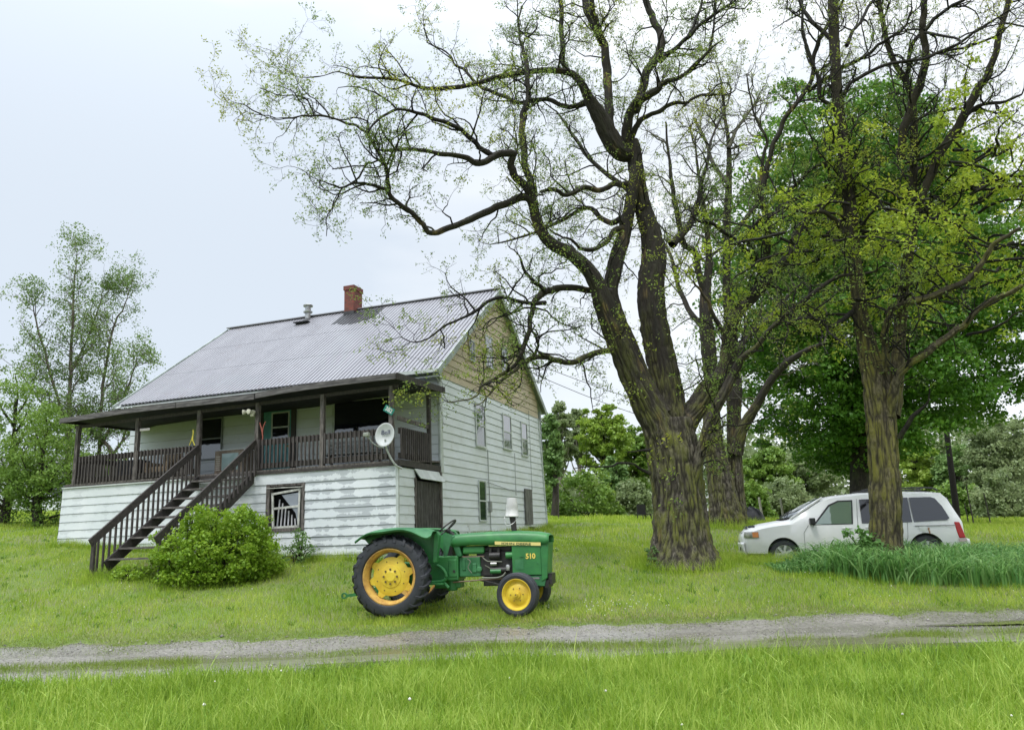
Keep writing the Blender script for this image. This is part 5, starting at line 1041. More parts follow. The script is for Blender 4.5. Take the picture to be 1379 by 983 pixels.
mb = MB(); mb.box((2.30, -.7, .26), (2.42, .7, .34)); mb.box((2.475, .52, .44), (2.49, .66, .52)); mb.build('air_dam', vblk, van)
mb = MB(); mb.box((-2.25, -.88, .36), (-2.44, .88, .56)); mb.build('rear_bumper', vw, van, bevel=.04)
# roof rails
for s_ in (1, -1):
    mb = MB(); mb.pipe([(-.35, s_ * .60, 1.69), (-.5, s_ * .60, 1.735), (-1.3, s_ * .60, 1.735), (-1.85, s_ * .60, 1.715), (-2.0, s_ * .60, 1.65)], .018, 8); rl = mb.build('roof_rail', vblk, van, smooth=True)
mb = MB(); mb.beam((-.7, -.6, 1.735), (-.7, .6, 1.735), .04, .02); mb.beam((-1.75, -.6, 1.725), (-1.75, .6, 1.725), .04, .02); mb.build('cross_bar', vblk, van)

# ------------------------------------------------------------------ trees
def path3(pts, Y, d0, d1, wob=.0):
    n = len(pts); L_ = np.r_[0, np.cumsum([math.hypot(pts[i + 1][0] - pts[i][0], pts[i + 1][1] - pts[i][1]) for i in range(n - 1)])]; L_ /= L_[-1]
    A = np.array([np.r_[at(x, y, Y + d0 + (d1 - d0) * t), r * (Y + d0 + (d1 - d0) * t) / FPX] for (x, y, r), t in zip(pts, L_)])
    A = smooth_path(A, 5); A[:, 3] *= np.where(A[:, 3] < .2, .80, np.where(A[:, 3] < .42, .88, .95))
    if wob:
        k = np.minimum(1, np.arange(len(A)) / 4.)[:, None]; s = np.arange(len(A)) * .55 + rng.uniform(0, 50)
        N3 = np.stack([vnoise(np.stack([s, 0 * s + i * 9.3, 0 * s], 1)) - .5 for i in range(3)], 1); A[:, :3] += N3 * wob * k
    return A
def bark_tube(S, A, amp=1.):
    """thick wood: real furrows"""
    rmax = A[:, 3].max(); A = resample(A, .045 if rmax > .18 else .07); e_ = A[-1:].copy(); dv = A[-1, :3] - A[-2, :3]; e_[0, :3] += dv * .3; e_[0, 3] *= .75; e2_ = e_.copy(); e2_[0, :3] += dv * .1; e2_[0, 3] = .004; A = np.vstack([A, e_, e2_]); n = int(np.clip(2 * math.pi * rmax / .019, 14, 220)); V, F = tube(A[:, :3], A[:, 3], n)
    C = np.repeat(A[:, :3], n, 0); rd = np.repeat(A[:, 3], n); D = V - C; U_ = D / (np.linalg.norm(D, axis=1)[:, None] + 1e-9)
    s = np.repeat(np.r_[0, np.cumsum(np.linalg.norm(np.diff(A[:, :3], axis=0), axis=1))], n); th = np.tile(np.arange(n) * 2 * np.pi / n, len(A)); w_ = vnoise(np.stack([s * 1.1, th * 1.2, rd * 0], 1)) * 1.5
    q = np.stack([np.cos(th + w_ * .14) * rd * 19, np.sin(th + w_ * .14) * rd * 19, s * 3.0], 1)
    rdg = np.abs(2 * vnoise(q) - 1); rdg2 = np.abs(2 * vnoise(q * 2.1 + 7) - 1)
    big = vnoise(np.stack([np.cos(th) * 1.4 + 5, np.sin(th) * 1.4, s * .55], 1)) - .5
    dsp = (rdg * .062 + rdg2 * .034 - .040) * np.clip(rd / .42, .2, 1.05) * amp + big * rd * .2 - rd * .04
    V = V + U_ * dsp[:, None]; S.add(V, F, np.clip(rdg * 1.3 * (.55 + .8 * rdg2), 0, 1))
    return A
def gen(S, P, rad, lvl, pr, out):
    """side branches of a path; pr holds one value per level"""
    d = np.r_[0, np.cumsum(np.linalg.norm(np.diff(P, axis=0), axis=1))]; Lr = d[-1]
    k = rng.poisson(Lr / pr['gap'][lvl]) if lvl == 0 else max(1, int(Lr / pr['gap'][lvl] + .5))
    for _ in range(k):
        t = rng.uniform(pr['t0'][lvl], 1.0) if rng.random() > .12 else 1.0; s = t * Lr; i = min(len(P) - 2, max(0, int(np.searchsorted(d, s) - 1))); f = (s - d[i]) / max(1e-6, d[i + 1] - d[i])
        p = P[i] + (P[i + 1] - P[i]) * f; r = rad[i] + (rad[i + 1] - rad[i]) * f; tg_ = (P[i + 1] - P[i]); tg_ /= np.linalg.norm(tg_) + 1e-9
        if lvl == 0 and r > pr.get('rmax', .17) and rng.random() < .75: continue
        pe = rng.normal(size=3); pe -= pe @ tg_ * tg_; pe /= np.linalg.norm(pe); a = rng.uniform(.25, .8)
        dr = tg_ * a + pe * (1.1 - a * .5); dr[2] += pr['up'][lvl] * rng.uniform(.3, 1.4); dr /= np.linalg.norm(dr)
        ln = pr['len'][lvl] * rng.uniform(.45, 1.25) * (1.15 - .35 * t); m_ = pr['seg'][lvl]; Q = [p]; q = p.copy(); g = pr['gnarl'][lvl]
        for j in range(m_):
            dr = dr + rng.normal(size=3) * g; dr[2] += pr['trop'][lvl]; dr /= np.linalg.norm(dr); q = q + dr * ln / m_; Q.append(q.copy())
        Q = np.array(Q); r0 = min(r * .7, pr['r'][lvl]); rr = np.linspace(r0, max(r0 * .35, pr['rmin']), m_ + 1)
        if pr.get('ok') and not pr['ok'](Q[-1]): continue
        V, F = tube(Q, rr, pr['sides'][lvl]); S.add(V, F)
        if lvl < len(pr['gap']) - 1: gen(S, Q, rr, lvl + 1, pr, out)
        else: out.append(Q)
def sprigs(Qs, prob, per, size, spread, slim=.42, droop=.25, up=.35):
    C = []
    for Q in Qs:
        if rng.random() > prob: continue
        k = rng.poisson(per)
        if k:
            t = rng.uniform(.25, 1.08, k) ** .7; i = np.minimum(len(Q) - 2, (t * (len(Q) - 1)).astype(int)); f = t * (len(Q) - 1) - i; C.append(Q[i] + (Q[i + 1] - Q[i]) * f[:, None] + rng.normal(0, spread, (k, 3)))
    if not C: return None
    return leafquads(np.vstack(C), size, up, slim, droop)
LOC = dict(gap=[.31, .21, .12], t0=[.04, .12, .1], up=[.35, .25, .1], len=[1.25, .62, .30], seg=[7, 5, 3], gnarl=[.30, .34, .34], trop=[.03, .03, -.01], r=[.022, .0085, .0046], rmin=.0023, sides=[6, 4, 3])
def limbs_tree(name, label, base, limbs, Y, pr, bark, bark2, leaf, leafargs, fine=.07, flare=None, extra=None, group=None, wob=.05, extra_leaf=None):
    root = thing(name, label, 'tree', tuple(base)); S = Soup(); S2 = Soup(); out = []
    for L_ in limbs:
        pts, d0, d1 = L_[:3]; A = path3(pts, Y, d0, d1, wob if max(p[2] for p in pts) < 12 else .0)
        if flare and L_ is limbs[0]: A[:, 3] *= 1 + flare * np.exp(-(A[:, 2] - A[0, 2]) / .35)
        if A[:, 3].max() > fine: bark_tube(S, A)
        else:
            A = resample(A, .10); V, F = tube(A[:, :3], A[:, 3], 8); V += rng.normal(0, 1, V.shape) * (np.repeat(A[:, 3], 8) * .06)[:, None]; S2.add(V, F)
        p = dict(pr); 
        if len(L_) > 3: p.update(L_[3])
        if p.get('none'): continue
        gen(S2, A[:, :3], A[:, 3], 0, p, out)
    if extra: extra(S2, out)
    S.build('trunk', bark, root); S2.build('branches', bark2, root)
    lf = Soup(); r = sprigs(out, *leafargs)
    if r: lf.add(*r)
    if extra_leaf is not None: lf.add(*extra_leaf)
    lf.build('crown', leaf, root, smooth=False)
    if group: root['group'] = group
    return root, out
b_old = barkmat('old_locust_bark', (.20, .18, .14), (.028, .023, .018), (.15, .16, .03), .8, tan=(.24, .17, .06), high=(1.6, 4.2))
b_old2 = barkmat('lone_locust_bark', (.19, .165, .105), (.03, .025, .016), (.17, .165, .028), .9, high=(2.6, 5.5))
b_limb = barkmat('wet_backlit_bark', (.028, .024, .020), (.010, .009, .008), (.05, .06, .02), .35)  # wet limbs; their backlit blackness against the sky is put into the colour
l_pale = leafmat('young_locust_leaf', (.12, .20, .05), (.20, .30, .06), (.40, .42, .04), .45, patch=.8, pscale=.45)
l_yell = leafmat('yellow_locust_leaf', (.19, .30, .03), (.31, .43, .04), (.48, .55, .07), .48, patch=.55, pscale=.8)

T1 = [
 ([(921, 766, 50), (919, 735, 42), (917, 700, 38), (914, 660, 36.5), (910, 625, 37), (905, 592, 36), (902, 565, 30)], 0, 0, dict(none=1)),
 ([(898, 620, 26), (888, 580, 25), (872, 548, 22), (855, 512, 20), (838, 472, 19), (822, 432, 18), (811, 402, 16), (806, 386, 14), (792, 364, 13), (768, 342, 12), (746, 331, 11), (731, 316, 10.5), (722, 294, 10), (717, 273, 9)], 0, -1.0),
 ([(717, 273, 8.5), (708, 252, 8), (696, 241, 7.5), (688, 226, 7.5), (690, 212, 7), (693, 207, 7), (682, 206, 7), (663, 212, 6.5), (644, 220, 6), (620, 211, 5), (585, 206, 4), (559, 201, 3.5), (527, 203, 2.8), (510, 203, 1.8)], -1.0, -2.6),
 ([(668, 211, 5), (651, 203, 4.8), (639, 192, 4.5), (620, 175, 4), (600, 165, 4), (578, 158, 3.6), (566, 153, 3.2), (539, 147, 2.8), (521, 154, 2.4), (508, 163, 2.2), (495, 177, 2)], -1.6, -3.0),
 ([(717, 275, 8), (717, 252, 7.5), (709, 228, 6.5), (705, 201, 6.2), (703, 170, 6), (706, 150, 5.5), (712, 128, 5), (710, 101, 4.5), (707, 78, 4), (702, 58, 3), (699, 36, 2), (702, 10, 1.5)], -1.0, -.2),
 ([(722, 278, 8), (705, 266, 7.8), (681, 275, 7), (656, 284, 6.5), (632, 297, 6), (607, 306, 5.5), (586, 314, 5.2), (573, 310, 5), (566, 297, 4.6), (551, 284, 4.5), (537, 275, 4.2), (524, 258, 4), (521, 231, 3.8), (512, 211, 3.5), (502, 192, 3.2), (491, 177, 2.8), (468, 166, 2.5), (448, 159, 2.2), (423, 156, 1.9), (387, 159, 1.5), (360, 158, 1.1), (331, 143, .8)], -1.0, -3.0),
 ([(423, 155, 1.6), (416, 139, 1.4), (405, 130, 1.2), (376, 128, 1), (350, 120, .8)], -2.7, -3.0),
 ([(524, 257, 3.2), (505, 250, 2.9), (490, 247, 2.6), (473, 247, 2.3), (461, 253, 1.9), (449, 250, 1.6), (430, 244, 1)], -2.2, -2.6),
 ([(461, 253, 1.6), (455, 266, 1.4), (446, 282, 1.2), (439, 299, 1), (441, 318, .7)], -2.4, -2.7), ([(473, 247, 1.8), (485, 238, 1.8), (493, 222, 1.8), (507, 217, 1.8), (513, 216, 1.8)], -2.4, -2.5), ([(493, 223, 1.5), (468, 225, 1.3), (446, 228, 1)], -2.4, -2.4),
 ([(888, 560, 20), (868, 520, 17), (845, 465, 15), (828, 420, 14), (822, 393, 13.5), (826, 372, 13), (831, 348, 13), (838, 326, 12.5), (843, 302, 12), (848, 278, 11), (853, 250, 11), (856, 225, 11)], .1, .3),
 ([(912, 600, 28), (905, 560, 25), (896, 510, 24), (886, 460, 23), (879, 420, 22), (877, 385, 21.5), (880, 350, 20), (877, 318, 17.5), (868, 288, 14.5), (861, 260, 13.5), (857, 230, 13), (853, 205, 13), (851, 190, 12)], .3, .5),
 ([(852, 205, 11), (840, 208, 15), (828, 196, 17), (817, 176, 16), (806, 154, 14), (794, 134, 11), (786, 118, 8.5), (779, 107, 7.2), (766, 98, 6.5), (739, 95, 5.6), (712, 97, 5.2), (690, 101, 5), (667, 105, 5), (645, 112, 4.6), (622, 117, 4.5), (600, 119, 4.2), (588, 120, 4), (566, 118, 3.5), (544, 110, 3), (521, 106, 3), (490, 105, 2.5), (472, 102, 2), (454, 97, 1.6), (432, 103, 1.3), (403, 104, 1), (385, 94, .7)], .5, -1.6),
 ([(797, 136, 8), (775, 143, 5), (757, 143, 4.5), (739, 134, 4.2), (719, 135, 4.2), (698, 139, 4), (678, 130, 3.6), (656, 121, 3.5), (638, 110, 3), (627, 95, 2.6), (613, 87, 2.2), (600, 70, 1.6), (575, 58, 1.2)], .5, 1.6),
 ([(822, 190, 9), (821, 160, 8.2), (819, 130, 8), (817, 100, 8), (815, 68, 8), (806, 46, 8), (797, 28, 7.5), (790, 10, 7), (784, -15, 6), (780, -50, 5)], .6, 1.2), ([(812, 60, 6), (803, 30, 5.5), (797, 10, 5), (797, -30, 4)], .9, .3),
 ([(765, 99, 5.2), (759, 85, 5), (757, 60, 5), (756, 22, 4.5), (755, -10, 4), (753, -50, 3)], .3, .9),
 ([(850, 205, 11), (843, 190, 10), (844, 170, 9.5), (850, 146, 9), (866, 132, 8.5), (884, 123, 7.5), (893, 112, 6), (914, 105, 4.5), (934, 90, 4), (954, 69, 3), (972, 55, 1.5)], .5, -.8), ([(956, 66, 2.6), (960, 45, 2.2), (962, 20, 2), (964, -8, 1.6)], -.5, -.7),
 ([(856, 150, 8), (864, 125, 8), (870, 100, 8), (880, 84, 8), (888, 70, 7.8), (891, 50, 7), (884, 35, 7), (876, 18, 6.5), (868, 0, 6), (860, -30, 5)], .5, 1.2),
 ([(888, 84, 5), (898, 74, 4.5), (914, 62, 4), (929, 48, 4), (941, 36, 3.5), (961, 20, 3), (980, 8, 2.4), (998, -6, 2)], .8, .3), ([(925, 52, 3), (934, 35, 3), (941, 18, 2.8), (948, -8, 2)], .6, .9),
 ([(850, 185, 7), (860, 164, 5.5), (872, 156, 4.8), (888, 150, 4.4), (906, 140, 4), (926, 138, 3.2), (944, 128, 2.6), (972, 129, 1.4), (990, 122, .9)], .5, -.2),
 ([(850, 247, 6), (838, 249, 5.2), (824, 249, 5), (805, 257, 5), (787, 252, 4.6), (765, 263, 4), (744, 255, 3.8), (728, 259, 3)], .3, -.9),
 ([(848, 306, 8), (838, 307, 6.5), (826, 313, 5.5), (813, 329, 4), (797, 337, 4), (781, 334, 3), (768, 322, 2.4), (755, 319, 2), (739, 308, 1.4)], .3, -1.2),
 ([(822, 395, 9), (808, 391, 6.5), (793, 391, 6), (772, 388, 6), (749, 389, 6), (733, 394, 6), (723, 402, 5.6), (717, 415, 5.2), (714, 436, 4.6), (709, 457, 4.5), (702, 477, 4), (688, 496, 3.6), (670, 508, 3.1), (651, 519, 2.5), (642, 533, 1.6), (621, 540, 1.1), (605, 541, .6)], -.2, -1.8),
 ([(735, 394, 4.5), (724, 383, 4), (712, 372, 3), (700, 350, 2.2)], -.9, -1.3),
 ([(735, 408, 4), (712, 408, 3.6), (684, 403, 3.2), (670, 401, 3), (651, 410, 3), (633, 424, 2.5), (617, 431, 2.1), (598, 440, 2), (582, 452, 1.6), (563, 461, 1.2), (540, 454, .8)], -1.0, -2.0),
 ([(836, 478, 9), (822, 472, 6), (811, 473, 5.2), (790, 480, 5), (772, 488, 5), (749, 485, 4.6), (733, 480, 4.3), (719, 481, 4.4), (703, 490, 3.6), (688, 503, 3), (668, 520, 2.4), (655, 535, 1.6), (640, 548, 1)], -.4, -1.8), ([(720, 480, 2.6), (724, 465, 2.4), (722, 454, 2.4), (716, 446, 2)], -1.0, -1.1),
 ([(908, 605, 26), (922, 570, 20), (938, 548, 17), (952, 526, 15), (969, 510, 14), (978, 490, 13), (982, 470, 13), (983, 448, 12), (990, 425, 11.5), (1003, 410, 11), (1018, 395, 10.5), (1039, 372, 10), (1054, 356, 9.2), (1064, 342, 8.6), (1070, 325, 8.4), (1076, 309, 8.6), (1088, 301, 9), (1106, 298, 9), (1129, 301, 9), (1150, 301, 8.5), (1172, 304, 8)], .2, 1.4),
 ([(1028, 366, 8), (1031, 345, 7.5), (1033, 322, 7), (1035, 298, 6.2), (1027, 274, 6), (1030, 245, 5.4), (1035, 222, 5), (1038, 205, 4.8), (1050, 177, 4.6), (1061, 154, 4.2), (1084, 125, 4.2), (1094, 104, 4), (1095, 81, 4), (1104, 54, 3.8), (1117, 31, 3.4), (1130, 13, 3), (1138, -10, 2.4)], .7, -.6), ([(1088, 124, 4), (1106, 110, 3.6), (1120, 101, 3.5), (1143, 87, 3.5), (1167, 76, 3), (1187, 58, 3), (1210, 45, 2.5), (1223, 27, 2), (1228, 10, 1.5)], 0, -1.0),
 ([(930, 655, 12), (940, 620, 10), (947, 595, 9.5), (957, 563, 9.2), (977, 526, 9), (991, 497, 8.2), (999, 482, 7), (1018, 468, 5.2), (1033, 448, 4.6), (1052, 430, 4.3), (1074, 412, 4.2), (1099, 392, 4.1), (1116, 380, 3.8), (1134, 371, 3.2), (1156, 370, 2.5), (1180, 365, 1.8)], -.3, -1.8), ([(990, 500, 7), (984, 478, 6), (978, 455, 5), (966, 435, 4), (955, 410, 3), (943, 392, 2.2), (934, 380, 1.6)], -.5, -1.0),
 ([(1031, 362, 5), (1010, 345, 4), (992, 325, 4), (972, 310, 3.5), (955, 300, 3), (940, 298, 2)], .9, .2), ([(1008, 332, 3), (1010, 312, 4), (1022, 298, 4), (1040, 290, 3.6), (1056, 278, 3.4), (1066, 258, 3.2), (1080, 240, 3), (1104, 222, 2.6), (1130, 222, 2.2), (1150, 215, 1.6)], .5, -.8),
 ([(876, 638, 4), (864, 632, 2.5), (853, 626, 2.2), (836, 623, 2), (824, 627, 1.7), (813, 629, 1.3), (793, 628, .9), (772, 631, .6)], -.4, -.9, dict(gap=[.5, .4, .4])), ([(878, 606, 3), (862, 607, 1.6), (845, 609, 1)], -.4, -.7, dict(gap=[.5, .4, .4])),
 ([(905, 330, 8), (930, 300, 6), (940, 270, 4.5), (950, 230, 3.2), (958, 190, 2.4), (975, 150, 1.6), (985, 120, 1)], .9, 3.0), ([(872, 300, 7), (850, 260, 5), (800, 220, 4), (770, 180, 3), (750, 150, 2)], .8, 3.2), ([(846, 290, 7), (820, 300, 5), (790, 280, 4), (750, 300, 3), (700, 320, 2), (660, 330, 1.2)], .5, 3.0),
]
def ep_leaves(pts, Y, n, spread, size):
    C = np.vstack([at(x, y, Y - dY) + rng.normal(0, spread, (n, 3)) for x, y, dY in pts]); return leafquads(C, size, .4, .45, .2)
ep = ep_leaves([(885, 345, .45), (900, 330, .4), (878, 378, .45), (893, 395, .5), (850, 527, .5), (838, 533, .45), (870, 470, .4), (915, 470, .4), (905, 425, .5), (932, 484, .4), (915, 352, .4), (905, 375, .5), (862, 520, .6), (820, 42, -.6), (812, 55, -.5), (885, 20, -.4), (817, 110, -.4), (704, 190, 0), (708, 156, 0), (760, 92, 0), (735, 97, 0), (876, 612, .7), (900, 640, .75), (913, 680, .75), (903, 587, .75)], 16.5, 26, .13, .075)
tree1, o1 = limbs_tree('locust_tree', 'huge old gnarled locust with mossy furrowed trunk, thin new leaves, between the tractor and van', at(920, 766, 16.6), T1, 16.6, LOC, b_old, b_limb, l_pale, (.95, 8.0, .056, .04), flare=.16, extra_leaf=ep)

T2 = [
 ([(980, 712, 26), (974, 670, 20), (968, 630, 17), (962, 600, 15), (958, 560, 13), (957, 520, 11), (955, 480, 12), (951, 440, 11), (950, 400, 9), (955, 357, 7), (953, 320, 5), (946, 270, 4), (940, 230, 2.6), (936, 190, 1.6)], 0, 0),
 ([(994, 712, 15), (993, 670, 12), (991, 640, 11.5), (989, 600, 11), (988, 560, 10.5), (990, 520, 11), (986, 480, 9), (982, 440, 8), (979, 401, 7.5), (979, 334, 7), (979, 290, 6.5), (981, 256, 6), (982, 222, 5), (981, 190, 4), (976, 157, 3), (972, 120, 2)], .3, .6),
 ([(990, 610, 12), (1000, 577, 9), (1018, 547, 8), (1038, 512, 7), (1060, 488, 6), (1086, 472, 5), (1110, 462, 3)], .2, -1.5),
 ([(952, 400, 6), (942, 372, 6), (936, 340, 6), (920, 328, 5.5), (914, 296, 5), (909, 274, 4.4), (904, 240, 3.4), (900, 200, 2.4), (896, 165, 1.6)], 0, -1.0), ([(982, 250, 4), (960, 220, 3.4), (950, 190, 3), (935, 160, 2)], .3, 1.2), ([(981, 200, 4), (992, 175, 3), (1010, 150, 2.4), (1025, 130, 1.6)], .4, 1.5),
 ([(978, 330, 5), (1000, 300, 4), (1020, 270, 3.5), (1028, 210, 3), (1033, 190, 2.6), (1015, 150, 2), (1005, 100, 1.4)], .4, -1.0), ([(988, 480, 6), (1010, 450, 5), (1035, 430, 4), (1060, 400, 3), (1080, 380, 2)], .3, 2.0), ([(955, 450, 6), (930, 420, 5), (915, 390, 4), (905, 350, 3), (890, 320, 2)], 0, 2),
]
LOC2 = dict(LOC); LOC2.update(gap=[.62, .36, .24], len=[2.0, .95, .45], r=[.03, .013, .0075], rmin=.004, t0=[.2, .12, .1])
T2[0] = T2[0] + (dict(t0=[.6, .1, .1]),); T2[1] = T2[1] + (dict(t0=[.5, .1, .1]),)
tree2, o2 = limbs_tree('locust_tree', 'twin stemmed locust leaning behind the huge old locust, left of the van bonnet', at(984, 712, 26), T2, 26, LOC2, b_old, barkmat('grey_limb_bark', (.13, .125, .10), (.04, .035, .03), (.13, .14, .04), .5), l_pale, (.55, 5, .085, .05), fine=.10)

T3 = [
 ([(1195, 758, 26), (1193, 735, 24), (1193, 700, 23), (1193, 680, 23.5), (1192, 640, 22), (1189, 600, 22), (1186, 560, 22), (1181, 520, 20), (1173, 490, 17), (1165, 455, 14.5), (1158, 420, 13), (1153, 380, 12), (1149, 340, 12), (1146, 300, 12), (1142, 260, 11), (1138, 220, 11), (1135, 180, 10), (1129, 140, 10), (1125, 90, 9), (1123, 40, 9), (1121, 0, 9), (1118, -60, 8)], 0, 0, dict(t0=[.5, .1, .1])),
 ([(1200, 560, 14), (1206, 520, 13), (1209, 485, 12), (1212, 450, 11), (1215, 410, 10.5), (1221, 360, 9), (1228, 310, 8.5), (1229, 260, 8), (1230, 220, 7.5), (1231, 180, 6.5), (1228, 134, 6), (1219, 107, 6), (1208, 90, 5.2), (1197, 65, 5), (1190, 34, 4.6), (1183, 0, 4.5), (1178, -40, 4)], 0, 1.0, dict(t0=[.4, .1, .1])),
 ([(1221, 104, 4.5), (1224, 85, 4), (1226, 67, 3.8), (1236, 50, 3.5), (1242, 40, 3.4)], .8, .4), ([(1214, 215, 8), (1213, 196, 7.5), (1219, 168, 8), (1232, 134, 8), (1241, 107, 7.8), (1247, 84, 7), (1245, 60, 6.6), (1243, 40, 6.4), (1244, 18, 6), (1247, -5, 5.5), (1250, -40, 4.5)], .2, -.8),
 ([(1245, 42, 4), (1252, 33, 3.6), (1259, 25, 3.5), (1281, 9, 3), (1304, -2, 2.4), (1320, -20, 2)], -.6, -1.2),
 ([(1225, 330, 8), (1240, 270, 7.5), (1262, 215, 8), (1280, 186, 8), (1299, 157, 8), (1311, 130, 7.5), (1326, 107, 7), (1337, 85, 6.4), (1345, 51, 6), (1356, 10, 5), (1364, -30, 4)], .4, -.6), ([(1300, 157, 4), (1320, 142, 3.5), (1348, 138, 3), (1376, 128, 2)], -.2, -.8), ([(1230, 170, 3.5), (1245, 155, 3), (1280, 148, 3), (1310, 147, 2), (1340, 152, 1.2)], .8, 1.5),
 ([(1137, 128, 4), (1146, 112, 3.5), (1170, 98, 3.4), (1190, 88, 3), (1222, 82, 3), (1250, 78, 3), (1275, 66, 3), (1295, 57, 2.6), (1310, 44, 2.5), (1330, 32, 2), (1350, 20, 1.6)], -.2, -1.4), ([(1262, 72, 2.6), (1290, 66, 2.4), (1320, 58, 2.2), (1345, 48, 2)], -.8, -1.0), ([(1246, 44, 3), (1260, 46, 2.6), (1290, 54, 2.2), (1296, 60, 2)], -.6, -1.4),
 ([(1198, 560, 10), (1204, 525, 8.5), (1210, 505, 8), (1224, 490, 7), (1250, 473, 6.5), (1280, 451, 6), (1303, 434, 5.5), (1322, 412, 5), (1348, 399, 4.5), (1378, 385, 4)], -.2, -1.8),
 ([(1193, 500, 8), (1192, 462, 7), (1196, 430, 7), (1203, 414, 7), (1224, 406, 7), (1256, 399, 6.4), (1276, 389, 6), (1304, 377, 5.6), (1322, 354, 5), (1335, 333, 4.6), (1349, 322, 4), (1372, 308, 3)], -.3, -1.6),
 ([(1148, 330, 6), (1134, 308, 5), (1120, 292, 4), (1107, 286, 3.6), (1084, 287, 3), (1060, 280, 2.4), (1040, 290, 1.5)], 0, -1.2), ([(1211, 590, 5), (1222, 572, 4), (1236, 555, 3), (1250, 540, 1.6), (1251, 520, 1)], -.2, -.8, dict(none=1)),
 ([(1140, 62, 4), (1148, 45, 3), (1160, 28, 3), (1170, 8, 2.6), (1185, -12, 2)], 0, .6), ([(1126, 60, 5), (1105, 40, 4), (1085, 20, 3.6), (1075, -10, 3)], 0, .5), ([(1131, 150, 4), (1105, 130, 3.6), (1100, 100, 3.4), (1085, 60, 3), (1080, 20, 2.4), (1074, -10, 2)], 0, -.6),
 ([(1148, 420, 5), (1120, 440, 3.5), (1090, 428, 3), (1060, 436, 2)], -.1, -1.2),
]
leafy = dict(gap=[.26, .20, .14], len=[1.3, .6, .3], trop=[-.01, -.01, -.03], up=[.1, .1, 0])
def t3_extra(S2, out):
    # the leafy lower crown
    for x, y, n in ((1120, 230, 4), (1085, 280, 6), (1110, 330, 5), (1060, 330, 4), (1150, 300, 5), (1226, 300, 5), (1225, 230, 4), (1216, 400, 3), (1280, 388, 6), (1320, 345, 7), (1310, 270, 7), (1340, 220, 6), (1375, 260, 6), (1365, 340, 6), (1300, 434, 4), (1250, 280, 5), (1285, 200, 4), (1160, 400, 3)):
        for k in range(n):
            p = at(x + rng.uniform(-8, 8), y + rng.uniform(-25, 25), 15.7 + rng.uniform(-.6, .8)); an = rng.uniform(0, 2 * np.pi); d = np.array([math.cos(an) * 1.0 + .12, math.sin(an) * .75, rng.uniform(-.15, .35)]); d /= np.linalg.norm(d); Q = [p]; ln = rng.uniform(1.3, 2.6)
            for j in range(9): d = d + rng.normal(size=3) * .22; d[2] -= .015; d /= np.linalg.norm(d); Q.append(Q[-1] + d * ln / 9)
            Q = np.array(Q); rr = np.linspace(.035, .010, 10); V, F = tube(Q, rr, 6); S2.add(V, F); pr_ = dict(LOC); pr_.update(gap=[.20, .16, .16], len=[.62, .36, .2], up=[.1, .1, 0], trop=[-.02, -.03, -.03]); mark = len(out); gen(S2, Q, rr, 1, dict(pr_, gap=[.2, .22, .16]), out); t3_leafy.extend(out[mark:]); del out[mark:]
t3_leafy = []
tree3_base = at(1195, 758, 15.7)
root3 = None
def build_t3():
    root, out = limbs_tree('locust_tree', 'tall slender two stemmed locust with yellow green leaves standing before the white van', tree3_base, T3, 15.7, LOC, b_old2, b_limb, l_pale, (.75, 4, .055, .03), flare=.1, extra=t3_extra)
    lf = Soup(); lf.add(*sprigs(t3_leafy, .8, 14, .100, .07, .42, .3, .5)); lf.build('leafy_crown', l_yell, root, smooth=False); return root
build_t3()

# ---------------------------------------------------------------- leafy crowns by clumps
def clump_crown(c, r, n, per, cs, size, flat=.55, hole=.35, seed=0., core=.25, cut=None, up=.5, lean=(0, 0)):
    """leaves gathered in many flattish clumps inside an uneven egg"""
    u = rng.normal(size=(n * 3, 3)); u /= np.linalg.norm(u, axis=1)[:, None]; q = rng.random(len(u)) ** core; edge = .72 + .5 * vnoise(u * 2.3 + seed) ; P = u * (q * edge)[:, None]
    keep = vnoise(P * 3.2 + seed + 11) > hole * rng.random(len(P)) * 1.2; P = P[keep][:n]; W = P * np.array(r) + np.array(c)
    W[:, 0] += lean[0] * (P[:, 2]); W[:, 1] += lean[1] * P[:, 2]
    if cut is not None: W = W[cut(W)]
    k = len(W); s = cs * rng.uniform(.5, 1.3, k); I = np.repeat(np.arange(k), rng.poisson(per, k)); D = rng.normal(size=(len(I), 3)); D /= np.linalg.norm(D, axis=1)[:, None]; D *= (rng.random(len(I)) ** .45)[:, None]
    D[:, 2] *= flat; D[:, 2] -= .25 * (D[:, 0] ** 2 + D[:, 1] ** 2); C = W[I] + D * s[I][:, None]; return leafquads(C, size, up, .62, .3), W
